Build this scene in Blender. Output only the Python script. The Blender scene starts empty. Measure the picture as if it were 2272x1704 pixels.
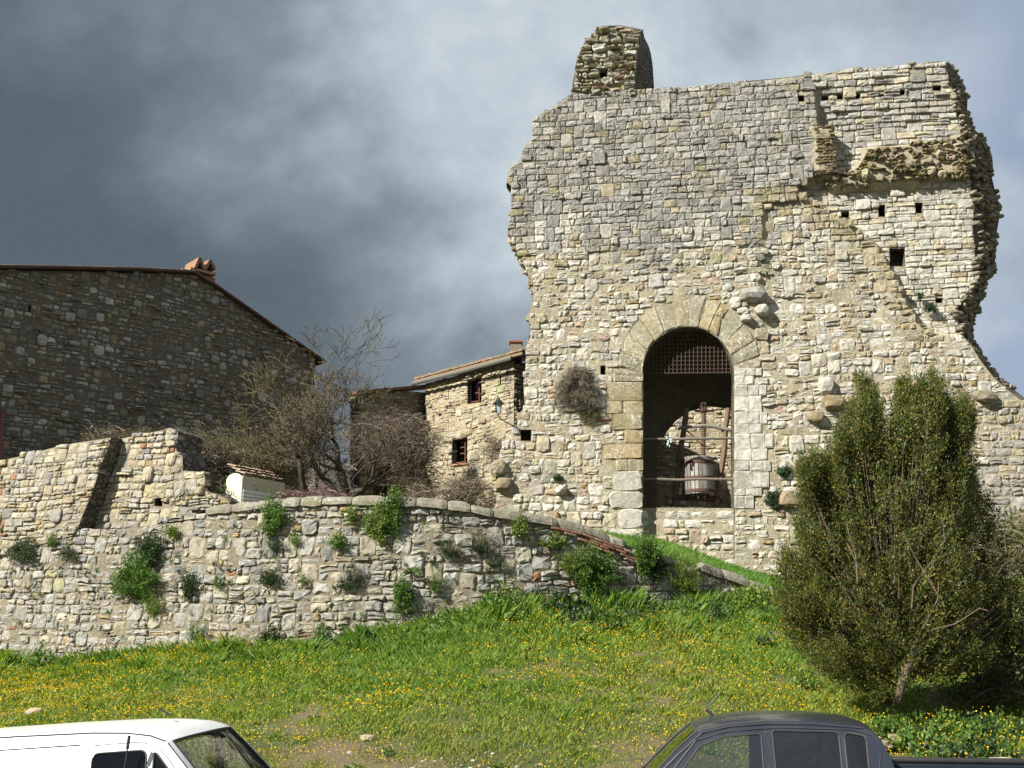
import bpy, math, random
import numpy as np
from mathutils import Vector, noise, geometry
R = math.radians
rnd = random.Random(7)
nr = np.random.RandomState(7)
SC = bpy.context.scene
COL = SC.collection

# ------------------------------------------------------------------ camera, world, sun, exposure
PITCH, FPX, CZ = R(13.24), 2329.0, 2.55
cam_d = bpy.data.cameras.new('camera'); cam = bpy.data.objects.new('camera', cam_d); COL.objects.link(cam)
cam.location = (0, 0, CZ); cam.rotation_euler = (R(90) + PITCH, 0, 0)
cam_d.sensor_width = 36; cam_d.lens = 36 * FPX / 2272; cam_d.clip_end = 2000; cam_d.clip_start = .1
SC.camera = cam
SUN_AZ, SUN_EL = R(58), R(37)          # azimuth measured from straight behind the camera towards its left
sdir = Vector((-math.sin(SUN_AZ) * math.cos(SUN_EL), -math.cos(SUN_AZ) * math.cos(SUN_EL), math.sin(SUN_EL)))
sl = bpy.data.lights.new('sun', 'SUN'); sl.energy = 5.0; sl.angle = R(.55); sl.color = (1, .965, .89)
so = bpy.data.objects.new('sun', sl); COL.objects.link(so)
so.rotation_euler = (-sdir).to_track_quat('-Z', 'Y').to_euler(); so.location = (-20, -20, 30)
SC.view_settings.view_transform = 'Standard'; SC.view_settings.look = 'None'
SC.view_settings.gamma = 1; SC.view_settings.exposure = 1.06; SC.view_settings.use_curve_mapping = False
SC.render.engine = 'CYCLES'; SC.cycles.max_bounces = 6; SC.cycles.transparent_max_bounces = 10

W = bpy.data.worlds.new('World'); SC.world = W; W.use_nodes = True
wt = W.node_tree; wt.nodes.clear()
class NT:
    def __init__(s, t): s.t = t
    def n(s, typ, **kw):
        nd = s.t.nodes.new(typ)
        for k, v in kw.items():
            if k.startswith('i_'):
                nd.inputs[k[2:].replace('_', ' ')].default_value = v
            else: setattr(nd, k, v)
        return nd
    def l(s, a, b): s.t.links.new(a, b)
    def math(s, op, a, b=None, c=None, clamp=False):
        m = s.t.nodes.new('ShaderNodeMath'); m.operation = op; m.use_clamp = clamp
        for i, v in enumerate((a, b, c)):
            if v is None: continue
            if isinstance(v, (int, float)): m.inputs[i].default_value = v
            else: s.l(v, m.inputs[i])
        return m.outputs[0]
    def mix(s, f, a, b, mode='MIX'):
        m = s.t.nodes.new('ShaderNodeMix'); m.data_type = 'RGBA'; m.blend_type = mode
        for i, v in ((0, f), (6, a), (7, b)):
            if isinstance(v, (int, float)): m.inputs[i].default_value = v
            elif isinstance(v, tuple): m.inputs[i].default_value = tuple(v) + (1,) * (4 - len(v))
            else: s.l(v, m.inputs[i])
        return m.outputs[2]
    def ramp(s, f, stops):
        r = s.t.nodes.new('ShaderNodeValToRGB'); e = r.color_ramp.elements
        while len(e) < len(stops): e.new(.5)
        for el, (p, c) in zip(e, stops):
            el.position = p; el.color = (c, c, c, 1) if isinstance(c, (int, float)) else tuple(c) + (1,)
        s.l(f, r.inputs[0]); return r.outputs[0]
    def noise(s, vec, scale, detail=4, rough=.55, dist=0):
        n = s.t.nodes.new('ShaderNodeTexNoise'); n.inputs['Scale'].default_value = scale
        n.inputs['Detail'].default_value = detail; n.inputs['Roughness'].default_value = rough
        n.inputs['Distortion'].default_value = dist
        if vec is not None: s.l(vec, n.inputs['Vector'])
        return n.outputs['Fac']
w = NT(wt)
tc = w.n('ShaderNodeTexCoord')
sky = w.n('ShaderNodeTexSky'); sky.sky_type = 'NISHITA'; sky.sun_disc = False
sky.sun_elevation = SUN_EL; sky.sun_rotation = R(180) + SUN_AZ
sep = w.n('ShaderNodeSeparateXYZ'); w.l(tc.outputs['Generated'], sep.inputs[0])
mp = w.n('ShaderNodeMapping'); mp.inputs['Scale'].default_value = (1, 1, 1.35); mp.inputs['Location'].default_value = (33.3, 17.1, 7.2); w.l(tc.outputs['Generated'], mp.inputs[0])
n1 = w.noise(mp.outputs[0], 2.7, 9, .56, .12)
n2 = w.noise(mp.outputs[0], 6.0, 6, .5, .1)
# storm front: dark towards the west (x<0), breaking up towards the east
g = w.math('ADD', w.math('MULTIPLY', sep.outputs['X'], 1.15), w.math('MULTIPLY', sep.outputs['Z'], .30))
g = w.math('ADD', g, w.math('MULTIPLY_ADD', n1, 2.3, -1.15))
g = w.math('ADD', g, w.math('MULTIPLY_ADD', n2, .42, -.21))
g = w.math('MULTIPLY_ADD', g, .88, .48)
cloud = w.ramp(g, [(0, (1.0, 1.32, 1.62)), (.2, (1.35, 1.7, 2.02)), (.46, (2.3, 2.75, 3.15)), (.72, (4.3, 5.0, 5.6)), (.88, (5.6, 6.3, 6.9)), (1, (6.8, 7.4, 7.9))])
# gaps of blue in the east
n3 = w.noise(mp.outputs[0], 3.4, 5, .5, .2)
gap = w.math('MULTIPLY', w.ramp(n3, [(.38, 0), (.55, 1)]), w.ramp(sep.outputs['X'], [(.30, 0), (.42, 1)]))
blue = w.mix(.86, sky.outputs[0], (2.9, 3.6, 5.0))
skyc = w.mix(w.math('MULTIPLY', gap, .85), cloud, blue)
bg = w.n('ShaderNodeBackground'); bg.inputs['Strength'].default_value = .05
w.l(skyc, bg.inputs[0]); wo = w.n('ShaderNodeOutputWorld'); w.l(bg.outputs[0], wo.inputs[0])

# ------------------------------------------------------------------ helpers
def fbm(x, y, z=0., o=3):
    return noise.fractal(Vector((x, y, z)), 1.0, 2.0, o)
def ray(px, py):
    a, b = (px - 1136) / FPX, (852 - py) / FPX
    return Vector((a, math.cos(PITCH) - b * math.sin(PITCH), math.sin(PITCH) + b * math.cos(PITCH)))
def at(px, py, Y):
    d = ray(px, py); t = Y / d.y
    return Vector((d.x * t, Y, CZ + d.z * t))
def proj(p):
    v = Vector(p) - Vector((0, 0, CZ))
    dep = v.y * math.cos(PITCH) + v.z * math.sin(PITCH)
    up = -v.y * math.sin(PITCH) + v.z * math.cos(PITCH)
    if dep < .1: return (-9999, -9999)
    return (1136 + FPX * v.x / dep, 852 - FPX * up / dep)
def tag(o, label=None, cat=None, group=None, kind=None):
    for k, v in (('label', label), ('category', cat), ('group', group), ('kind', kind)):
        if v: o[k] = v
    return o
def thing(name, label, cat, loc, group=None):
    o = bpy.data.objects.new(name, None); o.empty_display_size = .3; COL.objects.link(o)
    o.location = loc; return tag(o, label, cat, group)
def link(name, me, parent=None, loc=None):
    o = bpy.data.objects.new(name, me); COL.objects.link(o)
    if parent is not None: o.parent = parent
    if loc is not None: o.location = loc
    return o
class Acc:
    """collects geometry for one mesh"""
    def __init__(s): s.v = []; s.f = []; s.c = []; s.m = []
    def add(s, v, f, c=(1, 1, 1), m=0):
        b = len(s.v); s.v += [tuple(p) for p in v]; s.f += [tuple(b + i for i in q) for q in f]
        s.c += [c] * len(v) if not isinstance(c, list) else c; s.m += [m] * len(f)
    def build(s, name, mat, parent=None, off=None, smooth=False):
        me = bpy.data.meshes.new(name)
        vs = s.v if off is None else [(p[0] - off[0], p[1] - off[1], p[2] - off[2]) for p in s.v]
        me.from_pydata(vs, [], s.f)
        for m in (mat if isinstance(mat, (list, tuple)) else [mat]): me.materials.append(m)
        if any(s.m): me.polygons.foreach_set('material_index', s.m)
        at_ = me.color_attributes.new('tint', 'FLOAT_COLOR', 'POINT')
        at_.data.foreach_set('color', np.concatenate([np.array(s.c, dtype=np.float32), np.ones((len(s.c), 1), np.float32)], 1).ravel())
        if smooth: me.polygons.foreach_set('use_smooth', [True] * len(me.polygons))
        me.update(); return link(name, me, parent)
def npmesh(name, V, F, C, mat, parent=None, smooth=False):
    """V (n,3), F (m,k) uniform face size, C (n,3)"""
    me = bpy.data.meshes.new(name); k = F.shape[1]
    me.vertices.add(len(V)); me.vertices.foreach_set('co', V.astype(np.float32).ravel())
    me.loops.add(F.size); me.loops.foreach_set('vertex_index', F.astype(np.int32).ravel())
    me.polygons.add(len(F)); me.polygons.foreach_set('loop_start', np.arange(len(F), dtype=np.int32) * k)
    me.materials.append(mat)
    a = me.color_attributes.new('tint', 'FLOAT_COLOR', 'POINT')
    a.data.foreach_set('color', np.concatenate([C.astype(np.float32), np.ones((len(C), 1), np.float32)], 1).ravel())
    me.update(calc_edges=True); me.validate()
    return link(name, me, parent)
def box_geo(x0, x1, y0, y1, z0, z1):
    v = [(x0, y0, z0), (x1, y0, z0), (x1, y1, z0), (x0, y1, z0), (x0, y0, z1), (x1, y0, z1), (x1, y1, z1), (x0, y1, z1)]
    return v, [(0, 3, 2, 1), (4, 5, 6, 7), (0, 1, 5, 4), (1, 2, 6, 5), (2, 3, 7, 6), (3, 0, 4, 7)]
def tube_geo(pts, rad, n=6, cap=True):
    pts = [Vector(p) for p in pts]; v = []; f = []; m = len(pts)
    if not isinstance(rad, (list, tuple)): rad = [rad] * m
    for i, p in enumerate(pts):
        t = (pts[min(i + 1, m - 1)] - pts[max(i - 1, 0)])
        if t.length < 1e-6: t = Vector((0, 0, 1))
        t.normalize()
        a = t.cross(Vector((0, 0, 1)) if abs(t.z) < .9 else Vector((1, 0, 0))).normalized(); b = t.cross(a)
        for k in range(n):
            an = 2 * math.pi * k / n; v.append(p + (a * math.cos(an) + b * math.sin(an)) * rad[i])
    for i in range(m - 1):
        for k in range(n):
            f.append((i * n + k, i * n + (k + 1) % n, (i + 1) * n + (k + 1) % n, (i + 1) * n + k))
    if cap: f.append(tuple(range(n - 1, -1, -1))); f.append(tuple((m - 1) * n + k for k in range(n)))
    return v, f
def rock_geo(c, r, rng, amp=.25, sub=1):
    """irregular boulder; r is (rx, ry, rz)"""
    import bmesh
    bm = bmesh.new(); bmesh.ops.create_icosphere(bm, subdivisions=sub + 1, radius=1)
    o = Vector((rng.uniform(0, 99), rng.uniform(0, 99), rng.uniform(0, 99))); v = []
    for q in bm.verts:
        p = q.co.copy()
        p = Vector([math.copysign(abs(t) ** .72, t) for t in p])
        p *= 1 + amp * noise.noise(p * 1.3 + o) + amp * .4 * noise.noise(p * 3.5 + o)
        v.append((c[0] + p.x * r[0], c[1] + p.y * r[1], c[2] + p.z * r[2]))
    f = [tuple(x.index for x in q.verts) for q in bm.faces]; bm.free(); return v, f

# ------------------------------------------------------------------ materials
def mat_new(name):
    m = bpy.data.materials.new(name); m.use_nodes = True; t = NT(m.node_tree)
    return m, t, m.node_tree.nodes['Principled BSDF']
def stone_mat(name, bump=.5, lichen=0., dirt=.35, scale=1., moss=0., rough=.92, dark=1.):
    m, t, p = mat_new(name)
    tcn = t.n('ShaderNodeTexCoord'); o = tcn.outputs['Object']
    a = t.n('ShaderNodeAttribute', attribute_name='tint')
    n1 = t.noise(o, 1.1 * scale, 4, .6); n2 = t.noise(o, 9 * scale, 6, .65); n3 = t.noise(o, 38 * scale, 4, .7)
    c = t.mix(t.ramp(n2, [(.36, 0), (.66, 1)]), t.mix(1., a.outputs['Color'], (.68 * dark, .66 * dark, .62 * dark), 'MULTIPLY'), t.mix(1., a.outputs['Color'], (1.17 * dark, 1.16 * dark, 1.12 * dark), 'MULTIPLY'))
    c = t.mix(t.math('MULTIPLY', t.ramp(n1, [(.44, 0), (.66, 1)]), dirt), c, (.16, .14, .095))
    c = t.mix(t.math('MULTIPLY', t.ramp(n3, [(.55, 0), (.72, 1)]), .4), c, (.09, .08, .06))
    if lichen:
        v = t.noise(o, 16 * scale, 5, .75, .4); v2 = t.noise(o, 1.6, 3)
        c = t.mix(t.math('MULTIPLY', t.math('MULTIPLY', t.ramp(v, [(.52, 0), (.60, 1)]), t.ramp(v2, [(.42, 0), (.6, 1)])), lichen), c, (.62, .61, .56))
    if moss:
        v = t.noise(o, 3.2 * scale, 5, .7)
        c = t.mix(t.math('MULTIPLY', t.ramp(v, [(.5, 0), (.64, 1)]), moss), c, (.17, .15, .035))
    sm = t.n('ShaderNodeMapping'); sm.inputs['Scale'].default_value = (1.6, 1.6, .16); t.l(o, sm.inputs[0])
    c = t.mix(t.math('MULTIPLY', t.ramp(t.noise(sm.outputs[0], 1.3, 5, .6), [(.48, 0), (.70, 1)]), .3), c, t.mix(1., c, (.50, .47, .42), 'MULTIPLY'))
    t.l(c, p.inputs['Base Color']); p.inputs['Roughness'].default_value = rough
    p.inputs['Specular IOR Level'].default_value = .25
    h = t.math('ADD', t.math('MULTIPLY', n2, .7), t.math('MULTIPLY', n3, .45))
    h = t.math('ADD', h, t.math('MULTIPLY', t.noise(o, 90 * scale, 3, .6), .2))
    b = t.n('ShaderNodeBump'); b.inputs['Strength'].default_value = bump; b.inputs['Distance'].default_value = .05
    t.l(h, b.inputs['Height']); t.l(b.outputs[0], p.inputs['Normal'])
    return m
def rubble_mat(name, col1, col2, joint, scale=6., bump=.9, sq=2.):
    """broken wall core: stones too small or too rough to pick apart"""
    m, t, p = mat_new(name); tcn = t.n('ShaderNodeTexCoord')
    mp_ = t.n('ShaderNodeMapping'); mp_.inputs['Scale'].default_value = (1, 1, sq); t.l(tcn.outputs['Object'], mp_.inputs[0])
    wv = t.n('ShaderNodeTexNoise'); wv.inputs['Scale'].default_value = 2.; t.l(mp_.outputs[0], wv.inputs['Vector'])
    wa = t.n('ShaderNodeVectorMath', operation='MULTIPLY_ADD'); t.l(wv.outputs['Color'], wa.inputs[0]); wa.inputs[1].default_value = (.35, .35, .35); t.l(mp_.outputs[0], wa.inputs[2])
    v = t.n('ShaderNodeTexVoronoi'); v.inputs['Scale'].default_value = scale; t.l(wa.outputs[0], v.inputs['Vector'])
    e = t.n('ShaderNodeTexVoronoi', feature='DISTANCE_TO_EDGE'); e.inputs['Scale'].default_value = scale; t.l(wa.outputs[0], e.inputs['Vector'])
    s = t.n('ShaderNodeSeparateXYZ'); t.l(v.outputs['Color'], s.inputs[0])
    n2 = t.noise(tcn.outputs['Object'], 14, 6, .7)
    c = t.mix(s.outputs[0], col1, col2); c = t.mix(t.math('MULTIPLY', n2, .8), c, t.mix(1., c, (.45, .43, .38), 'MULTIPLY'))
    ed = t.ramp(e.outputs[0], [(.02, 0), (.10, 1)])
    c = t.mix(ed, joint, c); t.l(c, p.inputs['Base Color']); p.inputs['Roughness'].default_value = .95
    p.inputs['Specular IOR Level'].default_value = .2
    b = t.n('ShaderNodeBump'); b.inputs['Strength'].default_value = bump; b.inputs['Distance'].default_value = .08
    t.l(t.math('ADD', t.math('MULTIPLY', ed, .8), t.math('MULTIPLY', n2, .7)), b.inputs['Height']); t.l(b.outputs[0], p.inputs['Normal'])
    return m
def tint_mat(name, rough=.8, bump=0., trans=0., var=.35, vscale=6., spec=.3):
    m, t, p = mat_new(name); a = t.n('ShaderNodeAttribute', attribute_name='tint'); tcn = t.n('ShaderNodeTexCoord')
    n = t.noise(tcn.outputs['Object'], vscale, 5, .65)
    c = t.mix(t.math('MULTIPLY', n, var * 1.6), a.outputs['Color'], t.mix(1., a.outputs['Color'], (.4, .38, .34), 'MULTIPLY'))
    t.l(c, p.inputs['Base Color']); p.inputs['Roughness'].default_value = rough; p.inputs['Specular IOR Level'].default_value = spec
    if bump:
        b = t.n('ShaderNodeBump'); b.inputs['Strength'].default_value = bump; b.inputs['Distance'].default_value = .02
        t.l(t.noise(tcn.outputs['Object'], vscale * 3, 5, .7), b.inputs['Height']); t.l(b.outputs[0], p.inputs['Normal'])
    if trans:
        tr = t.n('ShaderNodeBsdfTranslucent'); t.l(t.mix(1., a.outputs['Color'], (1.2, 1.5, .8), 'MULTIPLY'), tr.inputs[0])
        mx = t.n('ShaderNodeMixShader'); mx.inputs[0].default_value = trans
        t.l(p.outputs[0], mx.inputs[1]); t.l(tr.outputs[0], mx.inputs[2])
        t.l(mx.outputs[0], m.node_tree.nodes['Material Output'].inputs[0])
    return m
def paint_mat(name, col, rough=.25, metal=0., coat=.6, dust=.2):
    m, t, p = mat_new(name); tcn = t.n('ShaderNodeTexCoord')
    n = t.noise(tcn.outputs['Object'], 3, 5, .6); n2 = t.noise(tcn.outputs['Object'], 60, 3, .6)
    c = t.mix(t.math('MULTIPLY', t.ramp(n, [(.35, 0), (.75, 1)]), dust), col, (.3, .27, .22))
    t.l(c, p.inputs['Base Color']); p.inputs['Metallic'].default_value = metal
    t.l(t.math('ADD', t.math('MULTIPLY', n2, .12), rough), p.inputs['Roughness'])
    p.inputs['Coat Weight'].default_value = coat; p.inputs['Coat Roughness'].default_value = .06
    return m
def glass_mat(name, tintc, refl=.12):
    m, t, p = mat_new(name); tr = t.n('ShaderNodeBsdfTransparent'); tr.inputs[0].default_value = tintc + (1,)
    gl = t.n('ShaderNodeBsdfGlossy'); gl.inputs['Roughness'].default_value = .02; gl.inputs[0].default_value = (.95, .97, 1, 1)
    lw = t.n('ShaderNodeFresnel'); lw.inputs[0].default_value = 1.5
    f = t.math('ADD', lw.outputs[0], refl, clamp=True)
    mx = t.n('ShaderNodeMixShader'); t.l(f, mx.inputs[0]); t.l(tr.outputs[0], mx.inputs[1]); t.l(gl.outputs[0], mx.inputs[2])
    t.l(mx.outputs[0], m.node_tree.nodes['Material Output'].inputs[0]); return m
M = dict(
    stone=stone_mat('limestone', .55, 0, .28), stone_grey=stone_mat('weathered_limestone', .7, .45, .4, 1, .12),
    house_stone=stone_mat('fieldstone', .5, .0, .45), coping=stone_mat('coping_stone', .8, .5, .5, 1, .35),
    sandstone=stone_mat('sandstone', .6, .9, .3), brown=stone_mat('broken_sandstone', .9, .1, .5, 1, .45),
    mortar=stone_mat('lime_mortar', .9, 0, .35, 1.4), 
    core=rubble_mat('rubble_core', (.16, .13, .095), (.27, .24, .19), (.07, .055, .04), 5.5, 1., 1.6),
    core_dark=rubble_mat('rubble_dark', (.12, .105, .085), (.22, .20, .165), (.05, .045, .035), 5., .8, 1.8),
    tile=tint_mat('terracotta', .85, .5, 0, .6, 5), brick=tint_mat('brick', .9, .6, 0, .4, 9),
    bark=tint_mat('bark', .9, .8, 0, .6, 14), twig=tint_mat('twig', .85, 0, 0, .4, 4), leaf=tint_mat('leaf', .5, 0, .28, .25, 3, .35),
    grass=tint_mat('grass_blade', .55, 0, .35, .3, 1.2, .3), petal=tint_mat('petal', .6, 0, .3, .1, 2),
    wood=tint_mat('old_wood', .8, .7, 0, .6, 10), rust=tint_mat('rusty_iron', .75, .5, 0, .5, 14), metal=tint_mat('painted_metal', .45, 0, 0, .15, 4, .5),
    cloth=tint_mat('cloth', .9, 0, 0, .2, 8),
)

# ------------------------------------------------------------------ walls: a plan curve, masonry laid along it
class Wall:
    def __init__(s, pts, batter=0., zref=0.):
        s.P = [Vector(p) for p in pts]; s.batter = batter; s.zref = zref
        s.L = [0.]
        for a, b in zip(s.P, s.P[1:]): s.L.append(s.L[-1] + (b - a).length)
        nn = []
        for a, b in zip(s.P, s.P[1:]):
            t = (b - a).normalized(); nn.append(Vector((t.y, -t.x)))
        s.N = [nn[0]] + [(a + b).normalized() for a, b in zip(nn, nn[1:])] + [nn[-1]]
    def c(s, u):
        i = 0
        while i < len(s.P) - 2 and u > s.L[i + 1]: i += 1
        t = (u - s.L[i]) / (s.L[i + 1] - s.L[i]); tc_ = min(1, max(0, t))
        return s.P[i].lerp(s.P[i + 1], t) if 0 <= t <= 1 else s.P[i] + (s.P[i + 1] - s.P[i]) * t, s.N[i].lerp(s.N[i + 1], tc_).normalized()
    def pos(s, u, z, d=0.):
        p, n = s.c(u); q = p + n * (d - s.batter * (z - s.zref)); return Vector((q.x, q.y, z))
    def uv(s, px, py, off=0.):
        r = ray(px, py); best = None; P = [p + n * off for p, n in zip(s.P, s.N)]
        for i in range(len(P) - 1):
            a, b = P[i], P[i + 1]; e = b - a
            det = r.x * (-e.y) + e.x * r.y
            if abs(det) < 1e-9: continue
            t = (a.x * (-e.y) + e.x * a.y) / det
            k = (r.x * a.y - r.y * a.x) / det
            lo = -1e9 if i == 0 else 0; hi = 1e9 if i == len(P) - 2 else 1
            if lo <= k <= hi and t > 0 and (best is None or t < best[0]):
                best = (t, s.L[i] + k * (s.L[i + 1] - s.L[i]))
        if best is None: raise ValueError('no hit %s %s' % (px, py))
        return (best[1], CZ + best[0] * r.z)
    def poly(s, pts, off=0.): return [s.uv(x, y, off) for x, y in pts]
def spans(poly, z):
    xs = []
    for (x0, z0), (x1, z1) in zip(poly, poly[1:] + poly[:1]):
        if (z0 <= z) != (z1 <= z): xs.append(x0 + (z - z0) / (z1 - z0) * (x1 - x0))
    xs.sort(); return list(zip(xs[::2], xs[1::2]))
def inside(poly, u, z):
    c = False
    for (x0, z0), (x1, z1) in zip(poly, poly[1:] + poly[:1]):
        if (z0 <= z) != (z1 <= z) and u < x0 + (z - z0) / (z1 - z0) * (x1 - x0): c = not c
    return c
def subtract(sp, cuts):
    for a, b in cuts:
        out = []
        for x, y in sp:
            if b <= x or a >= y: out.append((x, y)); continue
            if a > x: out.append((x, a))
            if b < y: out.append((b, y))
        sp = out
    return sp
def stone_geo(wall, pts, d0, bulge, depth, rng, rough=.012):
    n = len(pts); cx = sum(p[0] for p in pts) / n; cz = sum(p[1] for p in pts) / n
    sz = min(max(p[0] for p in pts) - min(p[0] for p in pts), max(p[1] for p in pts) - min(p[1] for p in pts))
    ins = min(.045, sz * .2); v = []
    for p in pts: v.append(wall.pos(p[0], p[1], d0 - depth))
    for p in pts: v.append(wall.pos(p[0], p[1], d0 + rng.uniform(-rough, rough) * .6))
    tx, tz = rng.uniform(-.14, .14), rng.uniform(-.14, .14)
    for p in pts:
        dx, dz = cx - p[0], cz - p[1]; l = math.hypot(dx, dz) or 1; k = min(.8, ins / l * rng.uniform(.7, 1.3))
        v.append(wall.pos(p[0] + dx * k, p[1] + dz * k, d0 + bulge * .75 + rng.uniform(-rough, rough) - dx * tx * .5 - dz * tz * .5))
    v.append(wall.pos(cx + rng.uniform(-.15, .15) * sz, cz + rng.uniform(-.15, .15) * sz, d0 + bulge + rng.uniform(-rough, rough) * 1.5))
    f = []
    for i in range(n):
        j = (i + 1) % n
        f.append((i, j, n + j, n + i)); f.append((n + i, n + j, 2 * n + j, 2 * n + i)); f.append((2 * n + i, 2 * n + j, 3 * n))
    return v, f
def round_poly(q, rng, chop=.22, jit=.012, mids=True):
    """four corners -> an irregular outline with knocked-off corners"""
    out = []
    for i in range(4):
        a, b, c = q[i - 1], q[i], q[(i + 1) % 4]
        la = math.hypot(a[0] - b[0], a[1] - b[1]); lc = math.hypot(c[0] - b[0], c[1] - b[1]); m = min(la, lc)
        ka = rng.uniform(.35, 1) * chop * m / max(la, 1e-3); kc = rng.uniform(.35, 1) * chop * m / max(lc, 1e-3)
        out.append((b[0] + (a[0] - b[0]) * ka, b[1] + (a[1] - b[1]) * ka))
        out.append((b[0] + (c[0] - b[0]) * kc, b[1] + (c[1] - b[1]) * kc))
        if mids and lc > .16:
            t = rng.uniform(.35, .65); out.append((b[0] + (c[0] - b[0]) * t + rng.uniform(-jit, jit), b[1] + (c[1] - b[1]) * t + rng.uniform(-jit, jit)))
    return [(x + rng.uniform(-jit, jit) * .5, z + rng.uniform(-jit, jit) * .5) for x, z in out]
def masonry(wall, poly, hr, wr, colfn, rng, holes=(), depthfn=None, gap=.02, p_big=.12, p_split=.12, proud=(.01, .05), bulge=.025,
            chop=.22, jit=.012, wave=.05, ragged=.06, depth=.22, rough=.012):
    depthfn = depthfn or (lambda u, z: 0.)
    zs = [z for _, z in poly]; z0, z1 = min(zs) - .05, max(zs) + .05
    rows = [z0]
    while rows[-1] < z1: rows.append(rows[-1] + rng.uniform(*hr))
    sd = rng.uniform(0, 50)
    def zb(k, u): return rows[k] + wave * noise.noise(Vector((u * .55, sd, rows[k] * .25))) + wave * .45 * noise.noise(Vector((u * 2.3, sd + 9, k * 7.7)))
    out = []; busy = {}
    for k in range(len(rows) - 1):
        zm = (rows[k] + rows[k + 1]) / 2; sp = []
        for a, b in spans(poly, zm):
            sp.append((a + rng.uniform(-ragged, ragged), b + rng.uniform(-ragged, ragged)))
        cuts = []
        for h in holes:
            hz = [z for _, z in h]
            if min(hz) < rows[k + 1] - .06 and max(hz) > rows[k] + .06:
                for zz in (zm, max(min(hz) + .01, rows[k] + .03), min(max(hz) - .01, rows[k + 1] - .03)):
                    cuts += spans(h, zz)
        sp = subtract(sp, cuts + busy.get(k, []))
        for a, b in sp:
            if b - a < wr[0] * .35: continue
            cur = a; lean0 = 0
            while cur < b - 1e-4:
                wd = rng.uniform(*wr) if rng.random() > .12 else rng.uniform(wr[0] * .6, wr[0])
                if b - (cur + wd) < wr[0] * .7: wd = b - cur
                if wd > wr[1] * 1.5: wd /= 2
                nx = cur + wd; last = nx >= b - 1e-4
                lean1 = 0 if last else rng.uniform(-.1, .1) * (rows[k + 1] - rows[k])
                top = k + 1
                if wd > (wr[0] + wr[1]) * .5 and rng.random() < p_big * 1.8 and k + 2 < len(rows) and any(x <= cur and nx <= y for x, y in subtract(spans(poly, (rows[k + 1] + rows[k + 2]) / 2), [c for h in holes for c in spans(h, (rows[k + 1] + rows[k + 2]) / 2)] + busy.get(k + 1, []))):
                    top = k + 2; busy.setdefault(k + 1, []).append((cur, nx))
                g = gap / 2 * rng.uniform(.7, 1.5)
                q = [(cur - lean0 + g, zb(k, cur) + g), (nx - lean1 - g, zb(k, nx) + g), (nx + lean1 - g, zb(top, nx) - g), (cur + lean0 + g, zb(top, cur) - g)]
                qs = [q]
                hh = rows[top] - rows[k]
                if top == k + 1 and hh > hr[0] * 1.15 and rng.random() < p_split:
                    t = rng.uniform(.35, .65); l_ = (q[0][0] + (q[3][0] - q[0][0]) * t, q[0][1] + (q[3][1] - q[0][1]) * t); r_ = (q[1][0] + (q[2][0] - q[1][0]) * t, q[1][1] + (q[2][1] - q[1][1]) * t)
                    qs = [[q[0], q[1], (r_[0], r_[1] - g), (l_[0], l_[1] - g)], [(l_[0], l_[1] + g), (r_[0], r_[1] + g), q[2], q[3]]]
                for q in qs:
                    cu = sum(p[0] for p in q) / 4; cz_ = sum(p[1] for p in q) / 4
                    if q[2][1] - q[1][1] < .025 or q[1][0] - q[0][0] < .03: continue
                    pr = rng.uniform(*proud) if rng.random() > .06 else proud[1] * rng.uniform(1.2, 2.2)
                    ol = round_poly(q, rng, chop, jit)
                    v, f = stone_geo(wall, ol, depthfn(cu, cz_) + pr - bulge, bulge * rng.uniform(.7, 1.4), depth, rng, rough)
                    cc_ = colfn(cu, cz_, rng)
                    if cc_[0] > 2.1 * cc_[2] and (q[1][0] - q[0][0]) * (q[2][1] - q[1][1]) > .03: cc_ = tuple(x * rng.uniform(.9, 1.1) for x in TAN)
                    out.append(dict(v=v, f=f, c=cc_, a=(q[1][0] - q[0][0]) * (q[2][1] - q[1][1]), p=wall.pos(cu, cz_)))
                cur = nx; lean0 = lean1
    return out
def commit(par, stones, mat, O, name='stone', nmax=300, rest='small_stones'):
    def key(s):
        x, y = proj(s['p']); return s['a'] / s['p'].y ** 2 * (1 if -10 < x < 2282 and -10 < y < 1714 else .001)
    stones.sort(key=key, reverse=True)
    for s in stones[:nmax]:
        a = Acc(); a.add(s['v'], s['f'], s['c']); a.build(name, s.get('m', mat), par, O)
    if stones[nmax:]:
        a = Acc(); mats = [mat]
        for s in stones[nmax:]:
            m = s.get('m', mat)
            if m not in mats: mats.append(m)
            a.add(s['v'], s['f'], s['c'], mats.index(m))
        tag(a.build(rest, mats, par, O), kind='stuff')
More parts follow.
